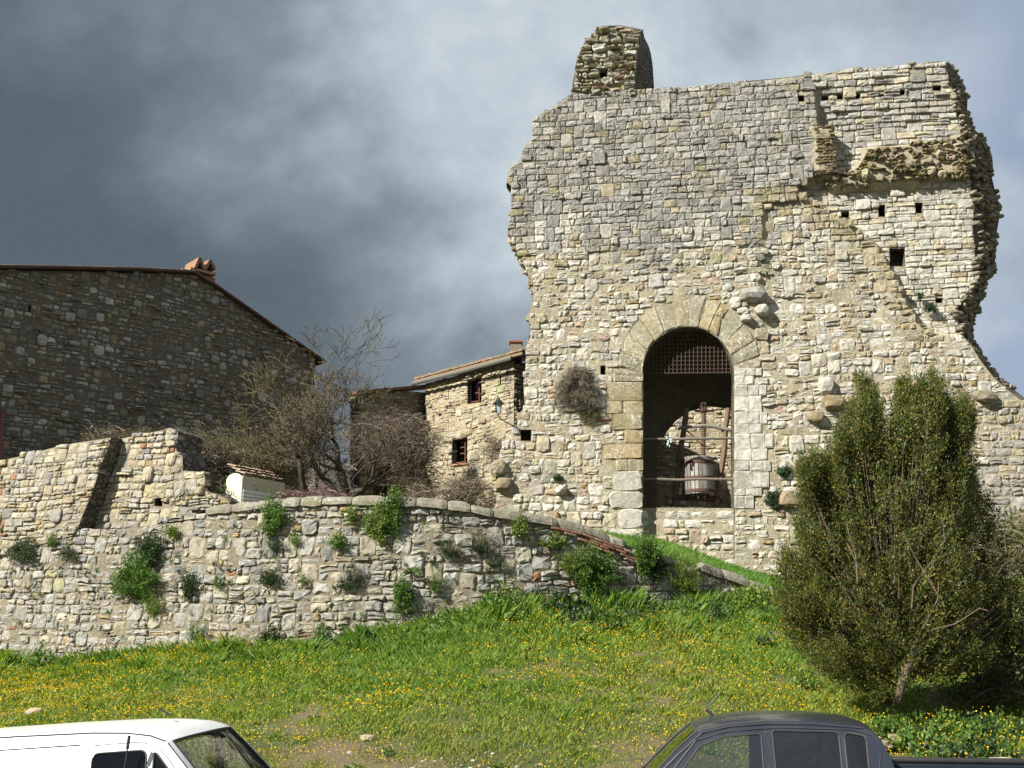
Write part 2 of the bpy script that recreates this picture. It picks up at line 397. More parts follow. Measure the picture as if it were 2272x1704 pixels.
def wall_body(wall, outer, mat, side_mat, name, par, O, holes=(), pockets=(), depthfn=None, thick=1., back=None, tint=(.4, .36, .28), step=.3, rough=.02, sunk=.0, side_amp=.06, pocket_depth=.5):
    """front sheet (with openings), ragged sides out to the back outline, back sheet"""
    depthfn = depthfn or (lambda u, z: 0.)
    back = back or outer
    area = sum(a[0] * b[1] - b[0] * a[1] for a, b in zip(outer, outer[1:] + outer[:1]))
    if area < 0: outer = outer[::-1]; back = back[::-1]
    verts = []; edges = []
    def loop(poly):
        b = len(verts); verts.extend(Vector(p) for p in poly); n = len(poly)
        edges.extend((b + i, b + (i + 1) % n) for i in range(n))
    loop(outer)
    for h in list(holes) + list(pockets): loop(h)
    zs = [p[1] for p in outer]; us = [p[0] for p in outer]
    allh = list(holes) + list(pockets)
    u = min(us) + step / 2
    while u < max(us):
        z = min(zs) + step / 2
        while z < max(zs):
            if inside(outer, u, z) and not any(inside(h, u, z) for h in allh): verts.append(Vector((u, z)))
            z += step
        u += step
    r = geometry.delaunay_2d_cdt(verts, edges, [], 0, 1e-4, False)
    V2, F2 = r[0], r[2]; a = Acc(); n = len(V2)
    sd = len(outer) * 3.1
    fv = [wall.pos(p.x, p.y, depthfn(p.x, p.y) - sunk + rough * noise.noise(Vector((p.x * 3, p.y * 3, sd)))) for p in V2]
    ff = []
    for t in F2:
        cu = sum(V2[i].x for i in t) / len(t); cz_ = sum(V2[i].y for i in t) / len(t)
        if inside(outer, cu, cz_) and not any(inside(h, cu, cz_) for h in allh):
            ar = sum(V2[t[i]].x * V2[t[(i + 1) % len(t)]].y - V2[t[(i + 1) % len(t)]].x * V2[t[i]].y for i in range(len(t)))
            ff.append(tuple(t) if ar > 0 else tuple(t[::-1]))
    a.add(fv, ff, tint)
    def strip(p0, p1, nseg, amp, m):
        """p0,p1: lists of points front/back (closed loops)"""
        n_ = len(p0); gv = []; gf = []
        for i in range(n_):
            for k in range(nseg + 1):
                p = p0[i].lerp(p1[i], k / nseg)
                if 0 < k: p = p + Vector((noise.noise(p * 1.9), .3 * noise.noise(p * 1.9 + Vector((5, 5, 5))), noise.noise(p * 1.9 + Vector((9, 1, 3))))) * amp * 1.4
                gv.append(p)
        for i in range(n_):
            j = (i + 1) % n_
            for k in range(nseg): gf.append((i * (nseg + 1) + k, i * (nseg + 1) + k + 1, j * (nseg + 1) + k + 1, j * (nseg + 1) + k))
        a.add(gv, gf, tint, m)
    def dens(pa, pb, st=.22):
        A, B = [], []
        for i in range(len(pa)):
            j = (i + 1) % len(pa); l = math.hypot(pa[j][0] - pa[i][0], pa[j][1] - pa[i][1]); k = max(1, int(l / st))
            for q in range(k):
                t = q / k
                A.append((pa[i][0] + (pa[j][0] - pa[i][0]) * t, pa[i][1] + (pa[j][1] - pa[i][1]) * t)); B.append((pb[i][0] + (pb[j][0] - pb[i][0]) * t, pb[i][1] + (pb[j][1] - pb[i][1]) * t))
        return A, B
    A, B = dens(outer, back)
    strip([wall.pos(p[0], p[1], depthfn(*p) - sunk) for p in A], [wall.pos(p[0], p[1], -thick) for p in B], 7, side_amp, 1)
    for h in holes:
        A, B = dens(h, h)
        strip([wall.pos(p[0], p[1], depthfn(*p) - sunk) for p in A], [wall.pos(p[0], p[1], -thick) for p in B], 5, .01, 1)
    for h in pockets:
        A, B = dens(h, h)
        q = [wall.pos(p[0], p[1], depthfn(*p) - sunk - pocket_depth) for p in h]
        strip([wall.pos(p[0], p[1], depthfn(*p) - sunk) for p in h], q, 1, 0, 1)
        a.add(q, [tuple(range(len(q)))], tint, 1)
    # back sheet
    vb = [Vector(p) for p in back]; nb = len(vb); eb = [(i, (i + 1) % nb) for i in range(nb)]
    for h in holes:
        b = len(vb); vb += [Vector(p) for p in h]; eb += [(b + i, b + (i + 1) % len(h)) for i in range(len(h))]
    r = geometry.delaunay_2d_cdt(vb, eb, [], 0, 1e-4, False)
    bf = []
    for t in r[2]:
        cu = sum(r[0][i].x for i in t) / len(t); cz_ = sum(r[0][i].y for i in t) / len(t)
        if inside(back, cu, cz_) and not any(inside(h, cu, cz_) for h in holes): bf.append(tuple(t))
    a.add([wall.pos(p.x, p.y, -thick) for p in r[0]], bf, tint, 1)
    return a.build(name, [mat, side_mat], par, O)
def wire_line(wall, pts, d):
    return [wall.pos(u, z, d) for u, z in pts]

def pick(rng, pal):
    t = rng.random() * sum(p[0] for p in pal)
    for wgt, c in pal:
        t -= wgt
        if t <= 0: break
    k = rng.uniform(.86, 1.12); j = [rng.uniform(.985, 1.015) for _ in c]
    return tuple(x * k * y for x, y in zip(c, j))
WHITE, CREAM, OCHRE, GREY, DGREY, PINK, BRICK, TAN, OLIVE = (.52, .505, .455), (.49, .445, .335), (.36, .275, .145), (.31, .305, .29), (.22, .217, .205), (.42, .33, .25), (.34, .17, .10), (.37, .325, .235), (.28, .25, .165)

# ------------------------------------------------------------------ ground
WC = [(-220, 28.6), (-100, 27.3), (0, 26.3), (200, 24.9), (430, 23.6), (600, 22.9), (760, 22.5), (920, 22.35), (1080, 22.5), (1230, 22.8), (1400, 23.3), (1600, 24.0), (1800, 24.6), (2050, 25.2), (2300, 25.7), (2600, 26.2), (3000, 26.6)]
def plan(px, Y):   # plan position of a column of the survey
    r = ray(px, 1250); return (r.x * Y / r.y, Y)
RW = Wall([plan(px, Y) for px, Y in WC], batter=.07, zref=2.2)
CX = [p.x for p in RW.P]; CY = [p.y for p in RW.P]
BASE = [(-220, 1480), (0, 1492), (200, 1485), (400, 1462), (560, 1452), (720, 1440), (900, 1415), (1000, 1385), (1100, 1368), (1400, 1365), (1700, 1350), (2000, 1330), (2300, 1310), (3000, 1300)]
TOP = [(-220, 1205), (0, 1205), (163, 1172), (271, 1158), (434, 1138), (445, 1120), (515, 1112), (600, 1102), (717, 1096), (825, 1096), (934, 1100), (1015, 1108), (1083, 1122), (1163, 1132), (1230, 1143), (1298, 1158), (1363, 1183), (1407, 1200), (1564, 1247), (1640, 1272), (1750, 1312), (1850, 1330), (2300, 1350), (3000, 1350)]
bs = [RW.uv(*p) for p in BASE]; ts = [RW.uv(*p) for p in TOP]
bx = [RW.pos(u, z).x for u, z in bs]; bz = [z for _, z in bs]
txx = [RW.pos(u, z).x for u, z in ts]; tz_ = [z for _, z in ts]
def road_z(x): return -.055 * max(-14, min(14, (2.5 - x)))
def ground_z(x, y):
    yc = float(np.interp(x, CX, CY)); zb_ = float(np.interp(x, bx, bz)); rz = road_z(x)
    if y < 12.3: z = rz
    elif y < 13.3: t = (y - 12.3); z = rz + (.80 - rz) * t * t * (3 - 2 * t)
    else:
        t = (y - 13.3) / (yc - 13.3); z = .80 + (zb_ - .80) * t if t < 1 else zb_
        z += .07 * noise.noise(Vector((x * .6, y * .6, 0))) + .03 * noise.noise(Vector((x * 2.2, y * 2.2, 3)))
    if y > 45: z -= (y - 45) * .05
    return z
def terrace_z(x, y):
    yc = float(np.interp(x, CX, CY)); t = max(0, y - yc); zt = float(np.interp(x, txx, tz_)) - .22
    sl_ = float(np.interp(x, [-12, -6, -2, 1, 2.6, 4, 8, 14], [.20, .12, .105, .10, .13, .18, .18, .2]))
    return zt + min(t, 9) * sl_ + .05 * noise.noise(Vector((x * .7, y * .7, 1)))
def ground_mat():
    m, t, p = mat_new('meadow_soil'); o = t.n('ShaderNodeTexCoord').outputs['Object']
    n1 = t.noise(o, .5, 5, .6); n2 = t.noise(o, 6, 6, .7); n3 = t.noise(o, 40, 4, .7)
    c = t.mix(t.ramp(n2, [(.35, 0), (.65, 1)]), (.05, .085, .02), (.10, .13, .035))
    c = t.mix(t.ramp(t.math('ADD', n1, t.math('MULTIPLY', n2, .2)), [(.56, 0), (.68, 1)]), c, (.20, .15, .085))
    c = t.mix(t.math('MULTIPLY', n3, .5), c, (.05, .045, .02)); t.l(c, p.inputs['Base Color']); p.inputs['Roughness'].default_value = 1
    b = t.n('ShaderNodeBump'); b.inputs['Strength'].default_value = .8; b.inputs['Distance'].default_value = .06
    t.l(t.math('ADD', n2, n3), b.inputs['Height']); t.l(b.outputs[0], p.inputs['Normal']); return m
GM = ground_mat()
def sheet(name, xs, ys, zf, mat):
    V = [(x, y, zf(x, y)) for y in ys for x in xs]; n = len(xs)
    F = [(j * n + i, j * n + i + 1, (j + 1) * n + i + 1, (j + 1) * n + i) for j in range(len(ys) - 1) for i in range(n - 1)]
    a = Acc(); a.add(V, F); o = a.build(name, mat, smooth=True); return o
def axis(lo, hi, st, far):
    inner = list(np.arange(lo, hi + 1e-6, st)); k = [1.5, 4, 10, 25, 60, 150, far]
    return [lo - q for q in k[::-1]] + inner + [hi + q for q in k]
tag(sheet('ground', axis(-18, 18, .4, 500), axis(10, 34, .4, 600), ground_z, GM), kind='structure')
def road_mat():
    m, t, p = mat_new('asphalt'); o = t.n('ShaderNodeTexCoord').outputs['Object']; n2 = t.noise(o, 90, 3, .7); n1 = t.noise(o, .7, 4)
    t.l(t.mix(n2, t.mix(n1, (.035, .035, .036), (.07, .068, .065)), (.09, .088, .085)), p.inputs['Base Color']); p.inputs['Roughness'].default_value = .95
    return m
tag(sheet('road', list(np.arange(-40, 41, 2.)), [-30, -10, 0, 5, 8, 10, 12.1], lambda x, y: road_z(x) + .006, road_mat()), kind='structure')
def terrace_sheet():
    xs = list(np.arange(-24, 26, .5)); V = []; F = []; K = 26
    for x in xs:
        yc = float(np.interp(x, CX, CY))
        for k in range(K): y = yc + .28 + (k / (K - 1)) ** 1.4 * 34; V.append((x, y, terrace_z(x, y)))
    for i in range(len(xs) - 1):
        for k in range(K - 1): F.append((i * K + k, (i + 1) * K + k, (i + 1) * K + k + 1, i * K + k + 1))
    a = Acc(); a.add(V, F); return a.build('terrace_ground', GM, smooth=True)
tag(terrace_sheet(), kind='structure')

# ------------------------------------------------------------------ retaining wall
def col_ret(u, z, r):
    k = noise.noise(Vector((u * .35, z * .5, 4.)))
    return pick(r, [(4.6, (.32, .315, .295)), (2.6, (.38, .37, .34)), (1.1 + k, (.37, .34, .27)), (.7, (.45, .415, .33)), (.35, OCHRE), (.28, BRICK), (.7, DGREY), (.9, (.40, .365, .29))])
rng = random.Random(11)
rw_O = RW.pos(RW.uv(900, 1400)[0], 2.3)
retw = thing('retaining_wall', 'long curving dry rubble retaining wall above the flowery meadow, topped by rounded grey coping', 'wall', rw_O)
tp = [RW.uv(x, y) for x, y in TOP]
outer = [RW.uv(x, y + 40) for x, y in BASE if x <= 2300] + [RW.uv(x, y + 12) for x, y in TOP[::-1] if x <= 2300]
zig = lambda P, st=.5: P
wall_body(RW, outer, M['mortar'], M['core'], 'wall_core', retw, rw_O, thick=.55, tint=(.27, .235, .17), step=.35, rough=.05, sunk=.014)
vis = [RW.uv(x, y + 22) for x, y in BASE if x <= 2000] + [RW.uv(x, y + (20 if 440 < x < 1380 or x > 1560 else 4)) for x, y in TOP[::-1] if x <= 2000]
st = masonry(RW, vis, (.12, .235), (.15, .46), col_ret, rng, gap=.03, p_big=.16, p_split=.22, proud=(.0, .032), bulge=.022, chop=.27, jit=.026, wave=.10, rough=.017, ragged=.03)
for s in st: s['m'] = M['stone_grey'] if rng.random() < .55 else M['stone']
commit(retw, st, M['stone_grey'], rw_O)
# coping: long rounded stones
def coping(us, ue, zt):
    cur = us
    while cur < ue - .1:
        wd = min(rng.uniform(.42, .75), ue - cur); a0, a1 = cur + .012, cur + wd - .012; n = 6; v = []; f = []; prof = []
        for ang in range(0, 181, 30):
            prof.append((math.cos(R(ang)), math.sin(R(ang)) ** .7))
        prof = [(1, -.55)] + prof + [(-1, -.55)]; hh = rng.uniform(.12, .16); off = rng.uniform(-.02, .03); tilt = rng.uniform(-.02, .02)
        for i in range(n + 1):
            u = a0 + (a1 - a0) * i / n; e = .82 if i in (0, n) else 1
            for c_, s_ in prof:
                z = zt(u) - .14 + s_ * hh * e + tilt * (i / n - .5) + .018 * noise.noise(Vector((u * 5, c_ * 2, s_ * 3)))
                v.append(RW.pos(u, z, -.17 + off + c_ * .25 * (e * .5 + .5) + .03 * noise.noise(Vector((u * 4, c_ * 3, 7)))))
        m_ = len(prof)
        for i in range(n):
            for k in range(m_): f.append((i * m_ + k, (i + 1) * m_ + k, (i + 1) * m_ + (k + 1) % m_, i * m_ + (k + 1) % m_))
        f.append(tuple(range(m_ - 1, -1, -1))); f.append(tuple(n * m_ + k for k in range(m_)))
        a = Acc(); a.add(v, f, pick(rng, [(2, (.27, .255, .205)), (1, (.32, .30, .25)), (1, (.25, .235, .19))])); a.build('coping_stone', M['coping'], retw, rw_O)
        cur += wd
tu = [p[0] for p in tp]; tzz = [p[1] for p in tp]
ztop = lambda u: float(np.interp(u, tu, tzz))
coping(RW.uv(446, 1120)[0], RW.uv(1392, 1195)[0], ztop); coping(RW.uv(1560, 1247)[0], RW.uv(1785, 1320)[0], ztop)
# sloping course of thin red bricks under the coping
u0, u1 = RW.uv(1225, 1150)[0], RW.uv(1420, 1225)[0]
for row in range(4):
    cur = u0 + row * .3
    while cur < u1 - .1 + row * .12:
        wd = rng.uniform(.2, .3); zz = lambda u: ztop(u) - .235 - row * .062
        q = [(cur + .008, zz(cur) - .05), (cur + wd - .008, zz(cur + wd) - .05), (cur + wd - .008, zz(cur + wd)), (cur + .008, zz(cur))]
        v, f = stone_geo(RW, round_poly(q, rng, .15, .003, False), .085 + rng.uniform(0, .02), .01, .2, rng, .004)
        cur += wd
        if rng.random() < .22: continue
        a = Acc(); a.add(v, f, pick(rng, [(2, (.30, .155, .105)), (1, (.33, .24, .17))])); a.build('brick', M['brick'], retw, rw_O)

# ------------------------------------------------------------------ terrace walls on top, left
def cream_mix(u, z, r): return pick(r, [(2.4, (.40, .38, .33)), (2, (.43, .39, .29)), (1.6, (.33, .32, .29)), (.9, TAN), (.5, OCHRE), (.15, BRICK), (.3, DGREY)])
LW = Wall([tuple(p - n * .13) for p, n in zip(RW.P[:7], RW.N[:7])], batter=.13, zref=4.6)
pl = LW.poly([(-160, 1262), (-160, 1062), (0, 1013), (45, 1002), (110, 984), (160, 975), (222, 964), (219, 985), (206, 1030), (192, 1092), (178, 1140), (165, 1186), (100, 1205), (0, 1228)])
O = LW.pos(LW.uv(60, 1200)[0], 5.)
t1 = thing('terrace_wall', 'forward section of pale rubble wall left of the dark gap, cut off in a slanting end', 'wall', O)
wall_body(LW, pl, M['mortar'], M['core_dark'], 'wall_core', t1, O, thick=1.1, tint=(.31, .27, .2), rough=.04, sunk=.01, side_amp=.02)
st = masonry(LW, pl, (.09, .19), (.16, .42), cream_mix, rng, gap=.022, p_big=.15, p_split=.25, proud=(.01, .05), bulge=.025, chop=.28, jit=.014, wave=.08, ragged=.02)
commit(t1, st, M['stone'], O)
MW = Wall([tuple(p - n * .62) for p, n in zip(RW.P[:8], RW.N[:8])], batter=.1, zref=4.6)
pm = MW.poly([(195, 1190), (195, 985), (232, 972), (300, 958), (352, 946), (362, 945), (378, 955), (376, 996), (392, 1010), (394, 1042), (440, 1045), (447, 1062), (442, 1085), (475, 1096), (505, 1110), (500, 1125), (440, 1135), (434, 1150), (271, 1175)])
O = MW.pos(MW.uv(330, 1150)[0], 5.2)
t2 = thing('terrace_wall', 'pale rubble wall right of the dark gap with a stepped broken right edge under brambles', 'wall', O)
hole = [MW.poly([(336, 1104), (352, 1104), (352, 1122), (336, 1122)])]
wall_body(MW, pm, M['mortar'], M['core_dark'], 'wall_core', t2, O, pockets=hole, thick=.9, tint=(.31, .27, .2), rough=.04, sunk=.01, side_amp=.03)
st = masonry(MW, pm, (.11, .22), (.16, .42), cream_mix, rng, holes=hole, gap=.024, p_big=.18, p_split=.2, proud=(.01, .055), bulge=.028, chop=.28, jit=.016, wave=.09, ragged=.04)
commit(t2, st, M['stone'], O)

# ------------------------------------------------------------------ the ruined gatehouse
PHI = R(-8)
tp0 = at(1528, 1228, 30.)
def tline(u): return (tp0.x + math.cos(PHI) * u, tp0.y + math.sin(PHI) * u)
TW = Wall([tline(-8), tline(12)]); TO = Vector((tp0.x, tp0.y, tp0.z - .2))
gate = thing('ruined_gatehouse', 'tall roofless limestone gate tower with a broken skyline, round arch and iron grating', 'ruin', TO)
left = [(1085, 1400), (1098, 1150), (1100, 1100), (1100, 1029), (1113, 985), (1122, 963), (1147, 953), (1147, 925), (1163, 902), (1161, 857), (1168, 792), (1165, 770), (1181, 727), (1168, 702), (1179, 689), (1181, 640), (1176, 618), (1168, 600), (1149, 560), (1132, 530), (1128, 504), (1136, 470), (1135, 440), (1134, 412), (1124, 404), (1133, 366), (1150, 361), (1165, 325), (1181, 312), (1183, 262), (1219, 243), (1252, 219), (1268, 210)]
top = [(1340, 206), (1409, 203), (1450, 201), (1540, 191), (1640, 181), (1750, 171), (1850, 158), (1960, 147), (2050, 139), (2085, 134)]
right = [((2095, 136), (2108, 140)), ((2106, 165), (2126, 165)), ((2106, 182), (2134, 190)), ((2128, 205), (2147, 212)), ((2119, 228), (2146, 240)), ((2138, 254), (2146, 262)), ((2141, 284), (2165, 290)), ((2155, 303), (2184, 308)), ((2140, 318), (2196, 335)), ((2157, 350), (2200, 360)), ((2158, 388), (2200, 390)), ((2163, 420), (2208, 425)), ((2171, 442), (2214, 445)), ((2166, 480), (2218, 480)), ((2171, 535), (2208, 535)), ((2167, 581), (2208, 575)), ((2172, 616), (2206, 606)), ((2163, 624), (2193, 614)), ((2141, 663), (2182, 655)), ((2120, 686), (2166, 695)), ((2136, 714), (2160, 722)), ((2131, 728), (2155, 744)), ((2142, 752), (2160, 760)), ((2160, 773), (2168, 775)), ((2176, 800), (2186, 803)), ((2203, 836), (2215, 838)), ((2230, 860), (2245, 862)), ((2272, 893), (2285, 895)), ((2440, 960), (2450, 962)), ((2460, 1400), (2460, 1400))]
TH = 1.5
fr = TW.poly(left + top + [a for a, b in right])
nL = len(left + top)
bk = fr[:nL] + [TW.uv(*b, -TH) for a, b in right]
bk[-1] = fr[-1]; bk[-2] = fr[-2]
# left stub leans out at the back too
arcx, arcy, ri = 1527, 828, 102
arch = [(1425, 1240), (1425, 828)] + [(arcx - ri * math.cos(R(a)), arcy - ri * math.sin(R(a))) for a in range(10, 180, 10)] + [(1629, 822), (1629, 1240)]
AH = TW.poly(arch)
holes_px = [(1771, 211, 1785, 225), (1825, 207, 1840, 217), (1859, 203, 1872, 214), (1901, 202, 1911, 213), (1953, 202, 1964, 209), (2000, 194, 2010, 204), (2073, 184, 2091, 195), (1867, 458, 1889, 472), (1955, 443, 1970, 470), (2038, 438, 2054, 462), (1980, 541, 2014, 581), (2084, 652, 2099, 663), (1332, 811, 1343, 831), (1155, 953, 1178, 978), (1330, 1028, 1331, 1029)]
PK = [TW.poly([(x0, y0), (x1, y0), (x1, y1), (x0, y1)]) for x0, y0, x1, y1 in holes_px[:-1]]
A2 = TW.poly([(1697, 447), (1770, 440), (1800, 452), (1866, 480), (1945, 535), (1985, 595), (2005, 665), (2060, 735), (2160, 765), (2180, 780), (1700, 780), (1690, 700)])
BZ = TW.poly([(1806, 120), (2500, 120), (2500, 700), (2180, 765), (2150, 752), (2065, 735), (2010, 665), (1985, 595), (1945, 535), (1866, 475), (1790, 432), (1765, 440), (1772, 420), (1806, 395), (1818, 280)])
CZN = TW.poly([(1800, 412), (1830, 390), (1905, 372), (1930, 330), (2040, 315), (2138, 302), (2156, 345), (2158, 392), (2060, 398), (1960, 408), (1880, 412)])
CZS = TW.poly([(1830, 408), (1830, 392), (1900, 372), (1926, 328), (2040, 311), (2138, 299), (2152, 345), (2152, 389), (2060, 395), (1960, 405), (1880, 410)])
PIER = TW.poly([(1808, 283), (1845, 276), (1852, 300), (1858, 386), (1812, 392)])
CUT = TW.poly([(1700, 424), (1795, 405), (1795, 440), (1700, 446)])
zA, zB_ = TW.uv(1750, 690)[1], TW.uv(1750, 790)[1]
zt0, zt1 = TW.uv(1900, 290)[1], TW.uv(1900, 150)[1]
def dgate(u, z):
    if inside(PIER, u, z): return .08
    if inside(CZS, u, z): return -.12
    if inside(BZ, u, z): return -.38 * max(.10, min(1, (zt1 - z) / (zt1 - zt0) * 1.1 if z > zt0 else 1))
    if inside(A2, u, z): return -.12 * max(0, min(1, (z - zB_) / (zA - zB_)))
    return .0
# rubble bulging out behind the facing on the left
wall_body(TW, fr, M['mortar'], M['core'], 'wall_core', gate, TO, holes=[AH], pockets=PK, depthfn=dgate, thick=TH, back=bk, tint=(.40, .36, .265), step=.22, rough=.04, sunk=.013, side_amp=.09)
rng = random.Random(23)
gz = TW.uv(1400, 560)[1]; gz2 = TW.uv(1400, 420)[1]; us0, us1 = TW.uv(1238, 500)[0], TW.uv(1288, 500)[0]; uR = TW.uv(1690, 500)[0]; uq = TW.uv(1190, 500)[0]
DIAG = TW.poly([(1700, 446), (1765, 440), (1866, 478), (1945, 536), (1985, 596), (2010, 666), (2065, 736)])
def dseg(u, z):
    b_ = 9
    for (x0, y0), (x1, y1) in zip(DIAG, DIAG[1:]):
        t = max(0, min(1, ((u - x0) * (x1 - x0) + (z - y0) * (y1 - y0)) / ((x1 - x0) ** 2 + (y1 - y0) ** 2))); b_ = min(b_, math.hypot(u - x0 - t * (x1 - x0), z - y0 - t * (y1 - y0)))
    return b_
def col_gate(u, z, r):
    if dseg(u, z) < .55 * r.uniform(.5, 1.2): return pick(r, [(2, (.33, .29, .19)), (1, OCHRE), (1, (.27, .25, .16)), (1, TAN)])
    k = (z - gz) * .9 + noise.noise(Vector((u * .5, z * .5, 1))) * 1.2 + noise.noise(Vector((u * 1.7, z * 1.7, 5))) * .5
    if us0 < u < us1 and z < TW.uv(1260, 290)[1]: k -= 1.3
    if u > uR: k -= .9 + (u - uR) * .6 * (z < gz2) 
    low = [(3.6, WHITE), (2.4, (.485, .46, .395)), (1.6, (.43, .42, .39)), (.5, OCHRE), (.5, PINK), (.9, TAN), (.06, BRICK)]
    if z < TW.uv(1400, 960)[1]: low = [(4.2, (.54, .52, .46)), (2.4, CREAM), (.8, (.43, .41, .36)), (.8, OCHRE), (.35, PINK), (.3, OLIVE), (.12, BRICK)]
    up = [(3.2, (.285, .28, .265)), (2.4, (.335, .33, .31)), (.9, DGREY), (.9, (.39, .38, .345)), (.25, OLIVE), (.12, TAN)]
    if u > TW.uv(2130, 1000)[0] and z < TW.uv(2200, 880)[1]: return pick(r, [(2, (.33, .315, .29)), (1, TAN), (1, GREY), (.5, WHITE)])
    return pick(r, up if k > r.uniform(-.45, .45) else low)
# quoins, voussoirs and ashlar jamb are built first; their outline is kept free of the rubble facing
EXT = TW.poly([(1376, 850), (1376, 800)] + [(1530 - 155 * math.cos(R(a)), 812 - 155 * math.sin(R(a))) for a in range(0, 181, 12)] + [(1685, 818), (1629, 818), (1629, 850)])
quoin = [(1361, 825, 846), (1346, 848, 890), (1345, 890, 917), (1356, 917, 953), (1385, 953, 983), (1334, 984, 1018), (1366, 1019, 1044), (1359, 1045, 1089), (1352, 1090, 1128), (1370, 1129, 1172), (1350, 1173, 1205), (1362, 1206, 1240)]
ashl = [(1690, 816, 833), (1672, 833, 854), (1700, 854, 878), (1690, 878, 914), (1702, 914, 940), (1690, 940, 962), (1716, 962, 994), (1702, 994, 1022), (1710, 1022, 1045), (1706, 1045, 1083), (1690, 1083, 1100), (1672, 1100, 1128)]
cutouts = [EXT]
for x0, y0, y1 in quoin: cutouts.append(TW.poly([(x0, y0), (1427, y0), (1427, y1 + .5), (x0, y1 + .5)]))
for x1, y0, y1 in ashl: cutouts.append(TW.poly([(1627, y0), (x1, y0), (x1, y1 + .5), (1627, y1 + .5)]))
st = []
inA = [p for p in fr]
A_all = TW.poly(left + top[:7] + [(1806, 165), (1812, 280), (1808, 392), (1772, 420), (1765, 438), (1790, 434), (1866, 476), (1945, 535), (1985, 595), (2010, 665), (2065, 735), (2150, 752)] + [a for a, b in right[23:]])
zsplit = TW.uv(1500, 548)[1]
lowA = TW.poly(left[:18] + [(1300, 548), (1500, 548), (1690, 545), (1985, 580), (2010, 665), (2065, 735), (2150, 752)] + [a for a, b in right[23:]])
lowA = [(u, z) if z < zsplit + 9 else (u, z) for u, z in lowA]
# lower irregular work, upper squared work; split at one level
def clipz(poly, z0, z1):
    def cl(P, zc, keep):
        out = []
        for a, b in zip(P, P[1:] + P[:1]):
            ia, ib = keep(a[1]), keep(b[1])
            if ia: out.append(a)
            if ia != ib: t = (zc - a[1]) / (b[1] - a[1]); out.append((a[0] + (b[0] - a[0]) * t, zc))
        return out
    return cl(cl(poly, z0, lambda z: z >= z0), z1, lambda z: z < z1)
pLow = clipz(A_all, 2., zsplit); pUp = clipz(A_all, zsplit, 40)
HZ = [AH] + cutouts + PK
st += masonry(TW, pLow, (.165, .275), (.19, .48), col_gate, rng, holes=HZ, depthfn=dgate, gap=.03, p_big=.10, p_split=.18, proud=(-.01, .035), bulge=.02, chop=.26, jit=.024, wave=.11, ragged=.07, rough=.016)
st += masonry(TW, pUp, (.185, .26), (.19, .42), col_gate, rng, holes=PK, depthfn=dgate, gap=.018, p_big=.06, p_split=.10, proud=(.02, .05), bulge=.018, chop=.15, jit=.012, wave=.05, ragged=.05, rough=.014)
Bp = TW.poly([(1797, 166), (1850, 159), (1960, 148), (2050, 140), (2085, 135)] + [a for a, b in right[:23]] + [(2065, 735), (2010, 665), (1985, 595), (1945, 535), (1866, 476), (1790, 434), (1772, 424), (1772, 420), (1808, 392), (1812, 280)])
zw = TW.uv(1950, 300)[1]
def colB(u, z, r):
    if z > zw - .2: return pick(r, [(2, (.37, .365, .34)), (2.4, (.44, .43, .395)), (1, CREAM), (1, GREY)])
    return pick(r, [(4, (.50, .485, .44)), (2, (.44, .43, .39)), (1, CREAM), (.3, TAN)])
st += masonry(TW, Bp, (.14, .22), (.2, .55), colB, rng, holes=PK + [CZS, PIER], depthfn=dgate, gap=.018, p_big=.08, p_split=.14, proud=(.01, .045), bulge=.018, chop=.2, jit=.01, wave=.04, ragged=.04)
stC = masonry(TW, CZS, (.08, .15), (.12, .34), lambda u, z, r: pick(r, [(2, (.20, .165, .09)), (2, (.25, .21, .12)), (1, (.17, .14, .09)), (.5, (.30, .27, .20))]), rng, holes=[PIER], depthfn=dgate, gap=.02, p_split=.1, proud=(-.05, .12), bulge=.05, chop=.35, jit=.03, wave=.08, rough=.04, depth=.25)
stC += masonry(TW, PIER, (.06, .11), (.15, .4), lambda u, z, r: pick(r, [(2, (.20, .165, .11)), (1, (.26, .2, .13)), (.6, (.24, .15, .10))]), rng, depthfn=dgate, gap=.014, proud=(-.03, .06), bulge=.03, chop=.2, rough=.02, depth=.5)
for s in stC: s['m'] = M['brown']
for s in st:
    s['m'] = M['stone_grey'] if s['c'][0] < .36 and s['p'].z > gz else M['stone']
def block(q, col, mat, bul=.02, pr=.03, chop=.1, name='quoin', dep=.5, jit=.006):
    v, f = stone_geo(TW, round_poly(q, rng, chop, jit), pr, bul, dep, rng, .008)
    a = Acc(); a.add(v, f, col); return a.build(name, mat, gate, TO)
SAND = (.32, .275, .17)
for i, (x0, y0, y1) in enumerate(quoin):
    light = i >= 7
    segs = [(x0, 1427)] if not (i in (2, 6)) else [(x0, x0 + (1427 - x0) * .45), (x0 + (1427 - x0) * .45, 1427)]
    for a0, a1 in segs:
        q = TW.poly([(a0 + .8, y1 - .5), (a1 - .5, y1 - .5), (a1 - .5, y0 + .5), (a0 + .8, y0 + .5)])
        block(q, pick(rng, [(1, (.47, .45, .40)), (1, (.42, .40, .34))] if light else [(2, SAND), (1, (.35, .285, .16)), (1, (.29, .26, .175))]), M['stone'] if light else M['sandstone'], .035 if light else .015, .01 + rng.uniform(0, .02), .3 if light else .12, jit=.03 if light else .008)
for i, (x1, y0, y1) in enumerate(ashl):
    cut = [1629] + sorted([1629 + (x1 - 1629) * t for t in ([.52] if i % 2 else [.42, .78])]) + [x1]
    for a0, a1 in zip(cut, cut[1:]):
        q = TW.poly([(a0 + .3, y1 - .3), (a1 - .3, y1 - .3), (a1 - .3, y0 + .3), (a0 + .3, y0 + .3)])
        block(q, pick(rng, [(1, (.52, .505, .455)), (1, (.48, .465, .42))]), M['stone'], .008, .018 + rng.uniform(0, .01), .05, 'ashlar', .5, .003)
